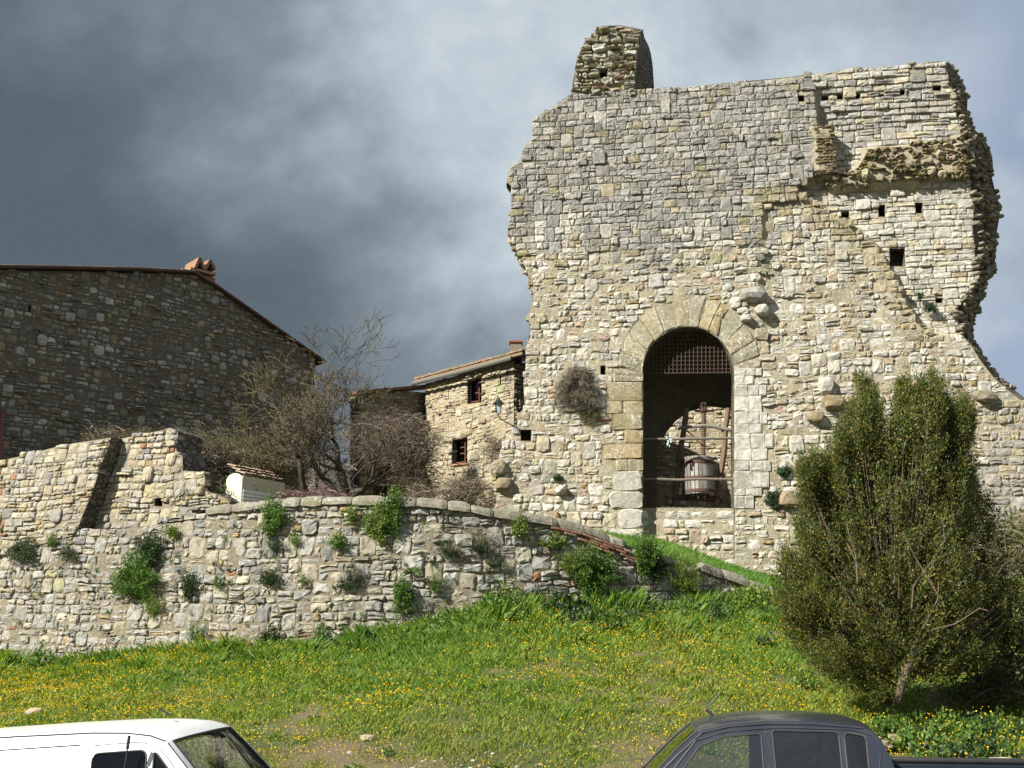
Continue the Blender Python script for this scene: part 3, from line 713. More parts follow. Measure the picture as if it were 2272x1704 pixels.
angs = [0, 13, 28, 44, 60, 76, 90, 103, 116, 124, 142, 158, 171, 180]
ic, oc = (1527, 826), (1530, 814)
for i, (a0, a1) in enumerate(zip(angs, angs[1:])):
    def pt(a, r_, c): return (c[0] - r_ * math.cos(R(a)), c[1] - r_ * math.sin(R(a)))
    ro = 155 + rng.uniform(-5, 4); riv = 102
    g_ = .22
    if i == 8:   # wedge split into two pieces above one another
        q1 = [pt(a0 + g_, 128, oc), pt(a1 - g_, 130, oc), pt(a1 - g_, ro - 4, oc), pt(a0 + g_, ro - 4, oc)]; q2 = [pt(a0 + g_, 104, ic), pt(a1 + 5, 103, ic), pt(a1 - 1, 128, oc), pt(a0 + g_, 126, oc)]
        for q in (q1, q2): block(TW.poly(q)[::1], (.34, .28, .15), M['sandstone'], .02, .03, .1, 'arch_stone')
        continue
    am = (a0 + a1) / 2
    ol = [pt(a0 + g_, riv, ic), pt(am, riv, ic), pt(a1 - g_, riv, ic), pt(a1 - g_, (ro + riv) / 2, (1528.5, 820)), pt(a1 - g_, ro, oc), pt(am, ro + 1.5, oc), pt(a0 + g_, ro, oc), pt(a0 + g_, (ro + riv) / 2, (1528.5, 820))]
    ol = TW.poly(ol)[::-1]
    if sum(a[0] * b[1] - b[0] * a[1] for a, b in zip(ol, ol[1:] + ol[:1])) < 0: ol = ol[::-1]
    v, f = stone_geo(TW, ol, .0 + rng.uniform(0, .025), .015, .9, rng, .008)
    a = Acc(); a.add(v, f, pick(rng, [(2, (.31, .28, .195)), (1, (.285, .265, .195)), (1, (.34, .295, .19))])); a.build('arch_stone', M['sandstone'], gate, TO)
# infill wall under the arch, set back
inf = TW.poly([(1421, 1250), (1633, 1250), (1633, 1126), (1421, 1128)], -.3)
IW = Wall([tuple(p - n * .3) for p, n in zip(TW.P, TW.N)])
wall_body(IW, inf, M['mortar'], M['core'], 'infill_core', gate, TO, thick=.5, tint=(.42, .38, .28), step=.3, rough=.03)
st += masonry(IW, inf, (.15, .27), (.2, .45), lambda u, z, r: pick(r, [(3, WHITE), (2, CREAM), (1, OCHRE), (.5, PINK), (.5, OLIVE)]), rng, gap=.035, chop=.3, jit=.02, wave=.05, ragged=0, proud=(.0, .05), bulge=.03, p_big=.05)
# turret on the skyline
TU = Wall([tuple(p - n * .02) for p, n in zip(TW.P, TW.N)])
tf = TW.poly([(1266, 212), (1274, 170), (1280, 128), (1296, 96), (1314, 76), (1333, 58), (1355, 55), (1376, 57), (1400, 62), (1421, 66), (1416, 120), (1412, 170), (1409, 212)])
tb = [TW.uv(*p, -1.3) for p in [(1268, 212), (1276, 170), (1282, 128), (1298, 96), (1316, 78), (1335, 60), (1357, 57), (1378, 58), (1402, 62), (1425, 68), (1437, 105), (1449, 155), (1452, 212)]]
tpk = [TW.poly([(1331, 149), (1347, 149), (1347, 171), (1331, 171)])]
wall_body(TW, tf, M['brown'], M['core_dark'], 'turret_core', gate, TO, pockets=tpk, thick=1.3, back=tb, tint=(.26, .24, .16), step=.15, rough=.1, sunk=.07, side_amp=.06)
stT = masonry(TW, tf, (.10, .2), (.16, .5), lambda u, z, r: pick(r, [(3, (.46, .45, .40)), (2, (.38, .355, .27)), (1, (.30, .28, .18)), (.3, PINK)]), rng, holes=tpk, gap=.045, p_split=.2, proud=(-.02, .14), bulge=.045, chop=.34, jit=.035, wave=.1, rough=.03, ragged=.04, depth=.3)
for s in stT: s['m'] = M['brown'] if rng.random() < .3 else M['stone']
# crest of loose stones along the broken top, and rubble in the break on the right
crest = []
for k in range(150):
    t = rng.random(); i = rng.randrange(len(top) - 1); a, b = top[i], top[i + 1]
    u, z = TW.uv(a[0] + (b[0] - a[0]) * t, a[1] + (b[1] - a[1]) * t)
    p = TW.pos(u, z + .0, -rng.uniform(.05, 1.3)); v, f = rock_geo(p, (rng.uniform(.06, .17), rng.uniform(.06, .15), rng.uniform(.04, .10)), rng, .3, 0)
    crest.append(dict(v=v, f=f, c=pick(rng, [(1, (.36, .34, .27)), (1, TAN), (.6, (.28, .25, .15))]), a=.01, p=p, m=M['brown']))
for k in range(560):
    i = rng.randrange(26); t = rng.random(); s_ = rng.random()
    fa, fb = right[i][0], right[i + 1][0]; ba, bb = right[i][1], right[i + 1][1]
    p0 = TW.pos(*TW.uv(fa[0] + (fb[0] - fa[0]) * t, fa[1] + (fb[1] - fa[1]) * t), -.25); p1 = TW.pos(*TW.uv(ba[0] + (bb[0] - ba[0]) * t, ba[1] + (bb[1] - ba[1]) * t, -TH), -TH)
    p = p0.lerp(p1, s_); v, f = rock_geo(p, (rng.uniform(.06, .15), rng.uniform(.08, .18), rng.uniform(.04, .09)), rng, .3, 0)
    crest.append(dict(v=v, f=f, c=pick(rng, [(1, (.27, .25, .2)), (1, (.23, .2, .15)), (.5, (.34, .32, .28))]), a=.01, p=p, m=M['brown']))
for k in range(130):   # left break under the overhang
    i = rng.choice(range(13, 22)); t = rng.random(); a, b = left[i], left[i + 1]
    u, z = TW.uv(a[0] + (b[0] - a[0]) * t, a[1] + (b[1] - a[1]) * t); p = TW.pos(u + .05, z, -rng.uniform(.1, 1.2))
    v, f = rock_geo(p, (rng.uniform(.08, .2), rng.uniform(.08, .2), rng.uniform(.05, .12)), rng, .3, 0)
    crest.append(dict(v=v, f=f, c=pick(rng, [(1, CREAM), (1, TAN), (.5, OLIVE)]), a=.01, p=p, m=M['stone']))
commit(gate, st + stC + stT + crest, M['stone'], TO)
# big stones standing proud of the face, each a stone of the tower
for (x, y, rx, ry, col) in [(1672, 655, 30, 19, (.36, .35, .33)), (1690, 690, 17, 14, (.44, .42, .38)), (1655, 708, 12, 9, (.47, .45, .41)), (1752, 1108, 27, 19, (.30, .235, .16)), (1848, 893, 25, 18, (.29, .235, .15)), (1808, 925, 19, 14, (.34, .28, .19)), (1832, 858, 16, 22, (.45, .43, .39)), (1118, 1075, 20, 16, (.33, .27, .17)), (1107, 1040, 18, 20, (.36, .32, .22)), (2185, 880, 22, 14, (.29, .25, .2)), (1245, 1088, 14, 10, (.46, .44, .4))]:
    u, z = TW.uv(x, y); s = 30 / FPX; v, f = rock_geo(TW.pos(u, z, dgate(u, z) + .04), (rx * s, .17 + rx * s * .25, ry * s), rng, .22, 1)
    a = Acc(); a.add(v, f, col); a.build('projecting_stone', M['stone'] if col[0] > .4 else M['brown'], gate, TO)
# iron grating
port = bpy.data.objects.new('grating', None); COL.objects.link(port); port.parent = gate
PD = -.42
def bar(p0, p1, r=.013):
    a = Acc(); v, f = tube_geo([p0, p1], r, 5); a.add(v, f, (.10, .062, .045)); a.build('bar', M['rust'], port, TO)
PWl = lambda x, y: TW.uv(x, y, PD)
for i in range(21):
    x = 1439 + i * 9.1; dx = (x - 1528) / 104.
    if abs(dx) > .98: continue
    yt = 828 - 104 * math.sqrt(1 - dx * dx) + 3
    bar(TW.pos(*PWl(x, yt), PD), TW.pos(*PWl(x, 829), PD))
for j in range(11):
    y = 829 - j * 9.3; dy = (828 - y) / 104.; hx = 103 * math.sqrt(max(0, 1 - max(0, dy) ** 2))
    bar(TW.pos(*PWl(1528 - hx, y), PD - .02), TW.pos(*PWl(1528 + hx, y - (3 if j == 0 else 2)), PD - .02), .02 if j == 0 else .013)
# passage behind
def tbox(u0, u1, d0, d1, z0, z1, name, mat, par=gate, tint=(.3, .26, .19)):
    c = [TW.pos(u, z, d) for d in (d0, d1) for z in (z0, z1) for u in (u0, u1)]
    a = Acc(); a.add(c, [(0, 1, 3, 2), (4, 6, 7, 5), (0, 4, 5, 1), (2, 3, 7, 6), (0, 2, 6, 4), (1, 5, 7, 3)], tint); return a.build(name, mat, par, TO)
uL, uRr = AH[0][0], TW.uv(1629, 1240)[0]; zfl = TO.z - .6
zc = TW.uv(1528, 700)[1] + .5
tbox(uL - .75, uL - .25, -TH + .02, -4.2, zfl, zc, 'passage_wall', M['core_dark'])
tbox(uRr + .9, uRr + 1.4, -TH + .02, -4.2, zfl, zc, 'passage_wall', M['core_dark'])
tbox(uL - .8, uRr + 1.5, -TH + .02, -4.5, zc, zc + .5, 'passage_vault', M['core_dark'])
BW = Wall([tuple(p - n * 3.9) for p, n in zip(TW.P, TW.N)])
bo = BW.poly([(1457, 1250), (1457, 1015), (1464, 980), (1480, 950), (1500, 926), (1532, 904), (1573, 893), (1612, 898), (1650, 915), (1680, 945), (1700, 990), (1705, 1250)])
zz0 = zfl - .3
bout = [(uL - .8, zfl + .0), (uRr + 1.5, zfl), (uRr + 1.5, zc + .3), (uL - .8, zc + .3)]
bo = [(u, max(z, zfl + .02)) for u, z in bo]
wall_body(BW, bout, M['mortar'], M['core_dark'], 'inner_arch_wall', gate, TO, holes=[bo], thick=.6, tint=(.33, .3, .22), rough=.03)
# courtyard wall behind
CW = Wall([tuple(p - n * 9.) for p, n in zip(TW.P, TW.N)])
cp = CW.poly([(1370, 1260), (1370, 850), (1500, 842), (1740, 835), (1740, 1260)])
O = CW.pos(CW.uv(1550, 1200)[0], TO.z)
cwt = thing('courtyard_wall', 'sunlit rubble wall of the inner court seen through the gate arch', 'wall', O)
wall_body(CW, cp, M['mortar'], M['core'], 'wall_core', cwt, O, thick=.5, tint=(.36, .31, .2), rough=.03)
stq = masonry(CW, cp, (.1, .2), (.18, .42), lambda u, z, r: pick(r, [(2, WHITE), (2, CREAM), (1, TAN)]), rng, gap=.03, chop=.3, jit=.02, wave=.08, proud=(0, .05), p_split=.2)
commit(cwt, stq, M['stone'], O)

# guard rails across the opening and the wine press behind them
def pole(pts, r, col, name, par, O, mat='wood', n=7):
    a = Acc(); P = []
    for i in range(len(pts) - 1):
        for k in range(5): P.append(Vector(pts[i]).lerp(Vector(pts[i + 1]), k / 5))
    P.append(Vector(pts[-1])); sd = rng.uniform(0, 99)
    P = [p + Vector((noise.noise(Vector((i * .35, sd, 0))), 0, noise.noise(Vector((i * .35, sd, 5))))) * r * .7 for i, p in enumerate(P)]
    v, f = tube_geo(P, [r * rng.uniform(.88, 1.12) for _ in P], n); a.add(v, f, col); return a.build(name, M[mat], par, O)
for (y0, y1, nm, lab) in [(975, 972, 'guard_rail', 'upper wooden rail across the gate opening, with a white rag tied on'), (1064, 1063, 'guard_rail', 'lower wooden rail across the gate opening in front of the press')]:
    p0 = TW.pos(*TW.uv(1423, y0, -.35), -.35); p1 = TW.pos(*TW.uv(1631, y1, -.35), -.35); O = p0
    tag(pole([p0, (p0 + p1) / 2, p1], .04, (.23, .2, .165), nm, None, None), lab, 'rail', 'rails across the gate')
def TP(x, y, d): return TW.pos(*TW.uv(x, y, d), d)
a = Acc()
for k in range(9):
    p = TP(1484 + rng.uniform(-5, 6), 975 + k * 2.2 - 3, -.28); v, f = rock_geo(p, (.045 - k * .003, .04, .04), rng, .5, 0); a.add(v, f, (.50, .61, .58))
v, f = tube_geo([TP(1488, 975, -.3), TP(1497, 962, -.5), TP(1508, 940, -.9), TP(1510, 925, -1.15)], .012, 4); a.add(v, f, (.6, .6, .57))
tag(a.build('rag', M['cloth']), 'white rag and cord knotted round the upper gate rail', 'rag')
PDp = -1.25
base = TP(1548, 1128, PDp)
press = thing('wine_press', 'old screw wine press with slatted basket and two log posts standing in the gate arch', 'wine press', base)
WB = (.17, .115, .075)
pole([TP(1523, 905, PDp), TP(1510, 1010, PDp), TP(1493, 1140, PDp)], .085, WB, 'post', press, base)
pole([TP(1616, 905, PDp), TP(1606, 1010, PDp), TP(1586, 1140, PDp)], .085, (.22, .15, .10), 'post', press, base)
pole([TP(1500, 953, PDp + .05), TP(1562, 944, PDp + .05), TP(1625, 953, PDp + .05)], .055, (.27, .25, .22), 'crossbeam', press, base)
pole([TP(1490, 1106, PDp), TP(1600, 1104, PDp)], .09, (.09, .06, .045), 'base_beam', press, base)
pole([TP(1524, 955, PDp + .1), TP(1556, 985, PDp + .1)], .03, (.25, .13, .07), 'brace', press, base)
a = Acc(); pts = []; rr = []
zt_, zb2 = TP(1562, 893, PDp), TP(1560, 1020, PDp)
for k in range(121):
    t = k / 120; pts.append(zt_.lerp(zb2, t)); rr.append((.085 if t < .14 else .062 + .022 * (k % 4 < 2)))
v, f = tube_geo(pts, rr, 10); a.add(v, f, (.19, .13, .095)); a.build('screw', M['rust'], press, base)
a = Acc(); v, f = rock_geo(TP(1561, 905, PDp), (.10, .10, .16), rng, .4, 1); a.add(v, f, (.15, .075, .05)); a.build('screw_head', M['rust'], press, base)
bc0, bc1 = TP(1547, 1016, PDp), TP(1547, 1098, PDp); br = 35 * 31.3 / FPX
for k in range(24):
    an = 2 * math.pi * k / 24; wv = (br * 2 * math.pi / 24) * .8; cpt = []
    for z, rad in ((bc1.z, br * .97), ((bc1.z + bc0.z) / 2, br), (bc0.z, br * .97)):
        for dd in (0, -.025):
            for s_ in (-.5, .5):
                cpt.append((bc0.x + math.cos(an) * (rad + dd) - math.sin(an) * wv * s_, bc0.y + math.sin(an) * (rad + dd) + math.cos(an) * wv * s_, z))
    f = []
    for lv in (0, 4): f += [(lv, lv + 1, lv + 5, lv + 4), (lv + 2, lv + 6, lv + 7, lv + 3), (lv, lv + 4, lv + 6, lv + 2), (lv + 1, lv + 3, lv + 7, lv + 5)]
    f += [(0, 2, 3, 1), (8, 9, 11, 10)]
    a = Acc(); a.add(cpt, f, pick(rng, [(2.4, (.43, .41, .38)), (1, (.27, .23, .19)), (.7, (.15, .105, .08))])); a.build('stave', M['wood'], press, base)
for t in (.15, .58, .92):
    z = bc0.z + (bc1.z - bc0.z) * t; a = Acc(); v = []; f = []; n = 28
    for k in range(n):
        an = 2 * math.pi * k / n
        for rad, dz in ((br + .012, -.045), (br + .012, .045), (br - .01, .045), (br - .01, -.045)): v.append((bc0.x + math.cos(an) * rad, bc0.y + math.sin(an) * rad, z + dz))
    for k in range(n):
        for q in range(4): f.append((k * 4 + q, k * 4 + (q + 1) % 4, ((k + 1) % n) * 4 + (q + 1) % 4, ((k + 1) % n) * 4 + q))
    a.add(v, f, (.13, .07, .05)); a.build('hoop', M['rust'], press, base)
tag(tbox(uL - .3, uRr + 1., -.8, -12., TO.z - .9, TP(1548, 1135, PDp).z - .0, 'passage_floor', M['core'], None), kind='structure')
bpy.data.objects['passage_floor'].location = TO

# ------------------------------------------------------------------ left house (its gable lies in shade)
TH2 = R(42)
hr_ = plan(705, 36.); L_ = 16.
HW = Wall([(hr_[0] - math.cos(TH2) * L_, hr_[1] - math.sin(TH2) * L_), hr_])
gab = [(-140, 1180), (-140, 592), (0, 600), (150, 602), (300, 606), (425, 608), (470, 632), (560, 696), (640, 752), (700, 794), (697, 850), (690, 1180)]
gp = HW.poly(gab); HO = HW.pos(HW.uv(400, 1000)[0], 6.5)
house = thing('stone_house', 'large fieldstone farmhouse gable in shade, steep roof edge and paired brick chimney', 'house', HO)
ph = HW.poly([(63, 677), (68, 677), (68, 697), (63, 697)])
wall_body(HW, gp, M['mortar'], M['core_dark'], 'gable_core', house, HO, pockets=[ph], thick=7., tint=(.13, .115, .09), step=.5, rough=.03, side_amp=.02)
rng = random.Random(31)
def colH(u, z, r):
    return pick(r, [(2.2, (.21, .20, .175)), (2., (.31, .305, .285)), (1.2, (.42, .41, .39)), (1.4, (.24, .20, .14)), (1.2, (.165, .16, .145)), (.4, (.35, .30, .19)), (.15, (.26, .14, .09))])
vz = clipz(HW.poly([(-60, 1080)] + [(-60, 598)] + gab[2:-1] + [(695, 1085)]), 5, 30)
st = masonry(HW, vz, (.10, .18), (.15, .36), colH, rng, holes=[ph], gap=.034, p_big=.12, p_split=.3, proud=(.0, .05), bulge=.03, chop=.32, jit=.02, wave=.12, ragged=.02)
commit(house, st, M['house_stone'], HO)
# roof: two slopes running back from the gable, verge tiles along the edge
roof = bpy.data.objects.new('roof', None); COL.objects.link(roof); roof.parent = house
edge = HW.poly([(-200, 588), (0, 596), (150, 598), (300, 601), (424, 607), (470, 634), (560, 697), (640, 753), (716, 806)])
a = Acc(); v = []
for u, z in edge:
    for d in (.22, -7.2):
        for dz in (-.02, .05): v.append(HW.pos(u, z + dz, d))
f = []
for i in range(len(edge) - 1):
    b = i * 4; c = b + 4; f += [(b, b + 1, c + 1, c), (b + 2, c + 2, c + 3, b + 3), (b, c, c + 2, b + 2), (b + 1, b + 3, c + 3, c + 1)]
n_ = (len(edge) - 1) * 4; f += [(0, 2, 3, 1), (n_, n_ + 1, n_ + 3, n_ + 2)]
a.add(v, f, (.10, .06, .048)); a.build('roof_slab', M['tile'], roof, HO)
for i in range(len(edge) - 1):
    (u0, z0), (u1, z1) = edge[i], edge[i + 1]; l = math.hypot(u1 - u0, z1 - z0); n = max(1, int(l / .34))
    for k in range(n):
        ta, tb_ = k / n, (k + 1.12) / n; v = []; f = []
        for t, r_ in ((ta, .065), (tb_, .055)):
            c = HW.pos(u0 + (u1 - u0) * t, z0 + (z1 - z0) * t + .04, .15)
            for an in range(0, 181, 30): v.append(c + HW.N[0].to_3d() * math.cos(R(an)) * r_ + Vector((0, 0, 1)) * math.sin(R(an)) * r_ * .8)
        for q in range(6): f.append((q, q + 1, 8 + q, 7 + q))
        f.append(tuple(range(7))); a = Acc(); a.add(v, f, pick(rng, [(2, (.15, .085, .06)), (1, (.2, .14, .10))])); a.build('roof_tile', M['tile'], roof, HO)
# chimney
chim = bpy.data.objects.new('chimney', None); COL.objects.link(chim); chim.parent = house
def HB(px0, px1, py0, py1, d0, d1, name, col, mat='brick', par=None):
    (u0, z1_), (u1, z0_) = HW.uv(px0, py0, d0), HW.uv(px1, py1, d0)
    c = [HW.pos(u, z, d) for d in (d0, d1) for z in (z0_, z1_) for u in (u0, u1)]
    a = Acc(); a.add(c, [(0, 1, 3, 2), (4, 6, 7, 5), (0, 4, 5, 1), (2, 3, 7, 6), (0, 2, 6, 4), (1, 5, 7, 3)], col); return a.build(name, M[mat], par or chim, HO)
HB(430, 474, 606, 668, -.5, -1.3, 'chimney_stack', (.27, .10, .06))
HB(423, 480, 597, 606, -.42, -1.38, 'chimney_band', (.36, .25, .15))
HB(405, 428, 595, 603, -.42, -1.2, 'ridge_tile', (.34, .25, .15), 'tile')
for cx_, hgt in ((444, 572), (467, 577)):
    for sx in (-1, 1):
        lo, hi = HW.uv(cx_ + sx * 11.5, 598, -.42), HW.uv(cx_, hgt, -.42)
        tv = Vector((hi[0] - lo[0], hi[1] - lo[1])).normalized(); nv = Vector((-tv.y, tv.x)) * .045
        c = [HW.pos(p[0] + s * nv.x, p[1] + s * nv.y, d) for d in (-.42, -1.38) for p in (lo, (hi[0], hi[1])) for s in (-1, 1)]
        a = Acc(); a.add(c, [(0, 1, 3, 2), (4, 6, 7, 5), (0, 4, 5, 1), (2, 3, 7, 6), (0, 2, 6, 4), (1, 5, 7, 3)], (.33, .19, .12)); a.build('cap_tile', M['tile'], chim, HO)
a = Acc(); v, f = tube_geo([HW.pos(*HW.uv(3, 915), .08), HW.pos(*HW.uv(-2, 1040), .08)], .06, 8); a.add(v, f, (.14, .03, .03)); a.build('drainpipe', M['metal'], house, HO)

# ------------------------------------------------------------------ small house behind the tower
PH = R(-48)
c0 = plan(1141, 34.)
SW = Wall([(c0[0] - math.cos(PH) * 7, c0[1] - math.sin(PH) * 7), c0])
SO = SW.pos(SW.uv(1040, 1100)[0], 6.2)
small = thing('small_stone_house', 'small cream rubble house between bare tree and tower, with tiled lean roof and gutter', 'house', SO)
sp_ = [(878, 1170), (880, 968), (944, 942), (944, 851), (1000, 837), (1141, 800), (1141, 1170)]
win = [(1037, 836, 1068, 895), (1003, 969, 1037, 1030)]
WH = [SW.poly([(x0, y0 + 3), (x1, y0 - 4), (x1, y1 - 3), (x0, y1 + 2)]) for x0, y0, x1, y1 in win]
SL = [SW.poly([(1109, 834), (1112, 833), (1112, 855), (1109, 856)])]
wall_body(SW, SW.poly(sp_), M['mortar'], M['core_dark'], 'house_core', small, SO, pockets=WH + SL, thick=3.4, tint=(.40, .34, .23), step=.4, rough=.03, side_amp=.02, pocket_depth=.28)
rng = random.Random(37)
colS = lambda u, z, r: pick(r, [(2, (.48, .43, .32)), (2, CREAM), (1.2, (.42, .39, .33)), (1, TAN), (.8, OCHRE), (.4, PINK), (.3, GREY)])
st = masonry(SW, SW.poly(sp_), (.10, .2), (.15, .4), colS, rng, holes=WH + SL, gap=.03, p_big=.1, p_split=.3, proud=(0, .05), bulge=.03, chop=.32, jit=.02, wave=.1, ragged=.02)
SE = Wall([c0, (c0[0] + 2.2, c0[1] + 2.0)])
sep_ = SE.poly([(1141, 1170), (1141, 812), (1172, 806), (1180, 1170)])
wall_body(SE, sep_, M['mortar'], M['core_dark'], 'side_core', small, SO, thick=.4, tint=(.3, .26, .18), step=.4)
st += masonry(SE, sep_, (.10, .2), (.15, .4), colS, rng, gap=.03, chop=.32, ragged=.0)
commit(small, st, M['house_stone'], SO)
for (x0, y0, x1, y1) in win:
    wn = bpy.data.objects.new('window', None); COL.objects.link(wn); wn.parent = small
    P = lambda x, y, d=-.16: SW.pos(*SW.uv(x, y, d), d)
    a = Acc(); v, f = tube_geo([P(x1 - 4, y0 + 2), P(x1 - 4, y1 - 3)], .035, 4); a.add(v, f, (.16, .06, .045)); v, f = tube_geo([P(x0 + 2, y1 - 1), P(x1 - 2, y1 - 5)], .035, 4); a.add(v, f, (.16, .06, .045))
    for t in (.4, .62):
        yy = y0 + (y1 - y0) * t; v, f = tube_geo([P((x0 + x1) / 2 + 2, yy), P(x1 - 4, yy - 1)], .022, 4); a.add(v, f, (.2, .1, .08))
    a.build('window_frame', M['wood'], wn, SO)
    a = Acc(); a.add([P(x0 + 1, y1 - 2, -.2), P(x1 - 1, y1 - 5, -.2), P(x1 - 1, y0 + 0, -.2), P(x0 + 1, y0 + 3, -.2)], [(0, 1, 2, 3)], (.03, .035, .04)); a.build('pane', glass_mat('old_pane', (.05, .05, .05), .04), wn, SO)
    if y0 > 900:
        a = Acc(); q = [SW.uv(x0 - 3, y1 + 5), SW.uv(x1 + 3, y1 + 1), SW.uv(x1 + 3, y1 - 3), SW.uv(x0 - 3, y1 + 1)]; v, f = stone_geo(SW, q, .04, .02, .2, rng); a.add(v, f, (.42, .24, .15)); a.build('window_sill', M['brick'], wn, SO)
# roof of the small house: slab rising back, mossy half-round tiles, gutter
sroof = bpy.data.objects.new('roof', None); COL.objects.link(sroof); sroof.parent = small
ea, eb_ = SW.uv(936, 851), SW.uv(1176, 789)
def srp(t, d, dz=0):
    u = ea[0] + (eb_[0] - ea[0]) * t; z = ea[1] + (eb_[1] - ea[1]) * t; return SW.pos(u, z + (.35 - d) * .30 + dz, d)
a = Acc(); v = [srp(t, d, dz) for t in (0, 1) for d in (.35, -3.6) for dz in (-.02, .07)]
a.add(v, [(0, 1, 5, 4), (2, 6, 7, 3), (0, 4, 6, 2), (1, 3, 7, 5), (0, 2, 3, 1), (4, 5, 7, 6)], (.26, .19, .12)); a.build('roof_slab', M['tile'], sroof, SO)
nt = int((eb_[0] - ea[0]) / .2)
for i in range(nt):
    t = (i + .5) / nt; rest = Acc()
    for j in range(9):
        d0, d1 = .37 - j * .42, .37 - (j + 1.15) * .42; v = []; f = []
        jx, jz = rng.uniform(-.01, .01), rng.uniform(0, .03)
        for d, r_ in ((d0, .10), (d1, .08)):
            c = srp(t, d, .06 + jz + (.03 if d == d0 else 0)); ax = (SW.P[1] - SW.P[0]).normalized().to_3d()
            for an in range(0, 181, 36): v.append(c + ax * (math.cos(R(an)) * r_ + jx) + Vector((0, 0, 1)) * math.sin(R(an)) * r_ * .8)
        for q in range(5): f.append((q, q + 1, 7 + q, 6 + q))
        f.append(tuple(range(6)))
        cc = pick(rng, [(2, (.30, .24, .15)), (1.5, (.33, .20, .13)), (1, (.22, .2, .1))])
        if j < 2: a = Acc(); a.add(v, f, cc); a.build('roof_tile', M['tile'], sroof, SO)
        else: rest.add(v, f, cc)
    if i == 0: allrest = rest
    else: allrest.add(rest.v, rest.f, rest.c)
tag(allrest.build('upper_roof_tiles', M['tile'], sroof, SO), kind='stuff')
a = Acc(); v, f = tube_geo([srp(0, .44, -.06), srp(.5, .44, -.08), srp(.93, .44, -.06)], .065, 7); a.add(v, f, (.13, .13, .11)); a.build('gutter', M['metal'], small, SO)
a = Acc()
P0 = SW.pos(*SW.uv(1134, 797, -1.), -1.); 
v, f = box_geo(P0.x - .02, P0.x + .36, P0.y, P0.y + .4, P0.z - .6, P0.z + .62); a.add(v, f, (.27, .22, .165)); v, f = box_geo(P0.x - .07, P0.x + .41, P0.y - .05, P0.y + .45, P0.z + .62, P0.z + .68); a.add(v, f, (.36, .15, .1)); a.build('chimney', M['brick'], small, SO)
# little tiled ledge over the lower room
lroof = bpy.data.objects.new('porch_roof', None); COL.objects.link(lroof); lroof.parent = small
for k in range(9):
    t = k / 8.; u, z = SW.uv(872 + t * 78, 972 - t * 32); v = []; f = []
    for d, r_, dz in ((.34, .1, -.04), (-.3, .085, .14)):
        c = SW.pos(u, z + dz, d); ax = (SW.P[1] - SW.P[0]).normalized().to_3d()
        for an in range(0, 181, 36): v.append(c + ax * math.cos(R(an)) * r_ + Vector((0, 0, 1)) * math.sin(R(an)) * r_)
    for q in range(5): f.append((q, q + 1, 7 + q, 6 + q))
    f.append(tuple(range(6))); a = Acc(); a.add(v, f, pick(rng, [(1, (.22, .11, .075)), (1, (.25, .17, .11))])); a.build('roof_tile', M['tile'], lroof, SO)

# shaded annex left of it
ac = plan(797, 36.2)
AW = Wall([ac, (ac[0] + math.cos(R(42)) * 4.2, ac[1] + math.sin(R(42)) * 4.2)])
AO = AW.pos(AW.uv(850, 1100)[0], 6.2)
annex = thing('ruined_annex', 'ivy-draped ruined outbuilding in shade behind the forked bare tree, with a dark doorway', 'building', AO)
ap = AW.poly([(797, 1160), (797, 880), (850, 872), (900, 868), (960, 872), (960, 1160)])
dr = AW.poly([(828, 1110), (828, 1010), (872, 1008), (872, 1110)])
wall_body(AW, ap, M['mortar'], M['core_dark'], 'annex_core', annex, AO, pockets=[dr], thick=.5, tint=(.2, .17, .12), step=.4, pocket_depth=.45)
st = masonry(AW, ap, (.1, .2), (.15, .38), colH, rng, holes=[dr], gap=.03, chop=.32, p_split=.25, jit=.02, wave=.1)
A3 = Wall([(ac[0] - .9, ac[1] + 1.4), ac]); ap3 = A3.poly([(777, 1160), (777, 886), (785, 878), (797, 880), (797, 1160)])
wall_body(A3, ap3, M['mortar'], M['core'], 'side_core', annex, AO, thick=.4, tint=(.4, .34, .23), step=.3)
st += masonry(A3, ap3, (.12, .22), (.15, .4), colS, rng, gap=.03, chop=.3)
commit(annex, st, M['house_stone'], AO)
a = Acc(); v = [AW.pos(u, z + dz, d) for u, z in (AW.uv(786, 874), AW.uv(965, 858)) for d in (.2, -.7) for dz in (0, .09)]
a.add(v, [(0, 1, 5, 4), (2, 6, 7, 3), (0, 4, 6, 2), (1, 3, 7, 5), (0, 2, 3, 1), (4, 5, 7, 6)], (.2, .1, .07)); a.build('roof_edge', M['tile'], annex, AO)

# wall lantern on an iron bracket
lp = at(1106, 905, 30.6); lant = thing('street_lantern', 'black iron lantern with frosted panes on a bracket left of the tower', 'lantern', (lp.x, lp.y, lp.z - .35))
O = lant.location.copy()
a = Acc(); v = []; 
for z, r_ in ((-.16, .07), (.12, .13)):
    for k in range(4): an = R(45 + 90 * k); v.append((lp.x + math.cos(an) * r_, lp.y + math.sin(an) * r_, lp.z + z))
a.add(v, [(0, 1, 5, 4), (1, 2, 6, 5), (2, 3, 7, 6), (3, 0, 4, 7), (3, 2, 1, 0)], (.45, .5, .5)); a.build('lamp_glass', M['metal'], lant, O)
a = Acc()
for k in range(4): v_, f_ = tube_geo([v[k], v[k + 4]], .012, 4); a.add(v_, f_, (.02, .02, .02))
a.build('lamp_frame', M['metal'], lant, O)
a = Acc(); v, f = tube_geo([(lp.x, lp.y, lp.z + .12), (lp.x, lp.y, lp.z + .16), (lp.x, lp.y, lp.z + .25), (lp.x, lp.y, lp.z + .3), (lp.x, lp.y, lp.z + .36)], [.19, .15, .06, .03, .01], 8); a.add(v, f, (.02, .02, .02)); a.build('lamp_cap', M['metal'], lant, O)
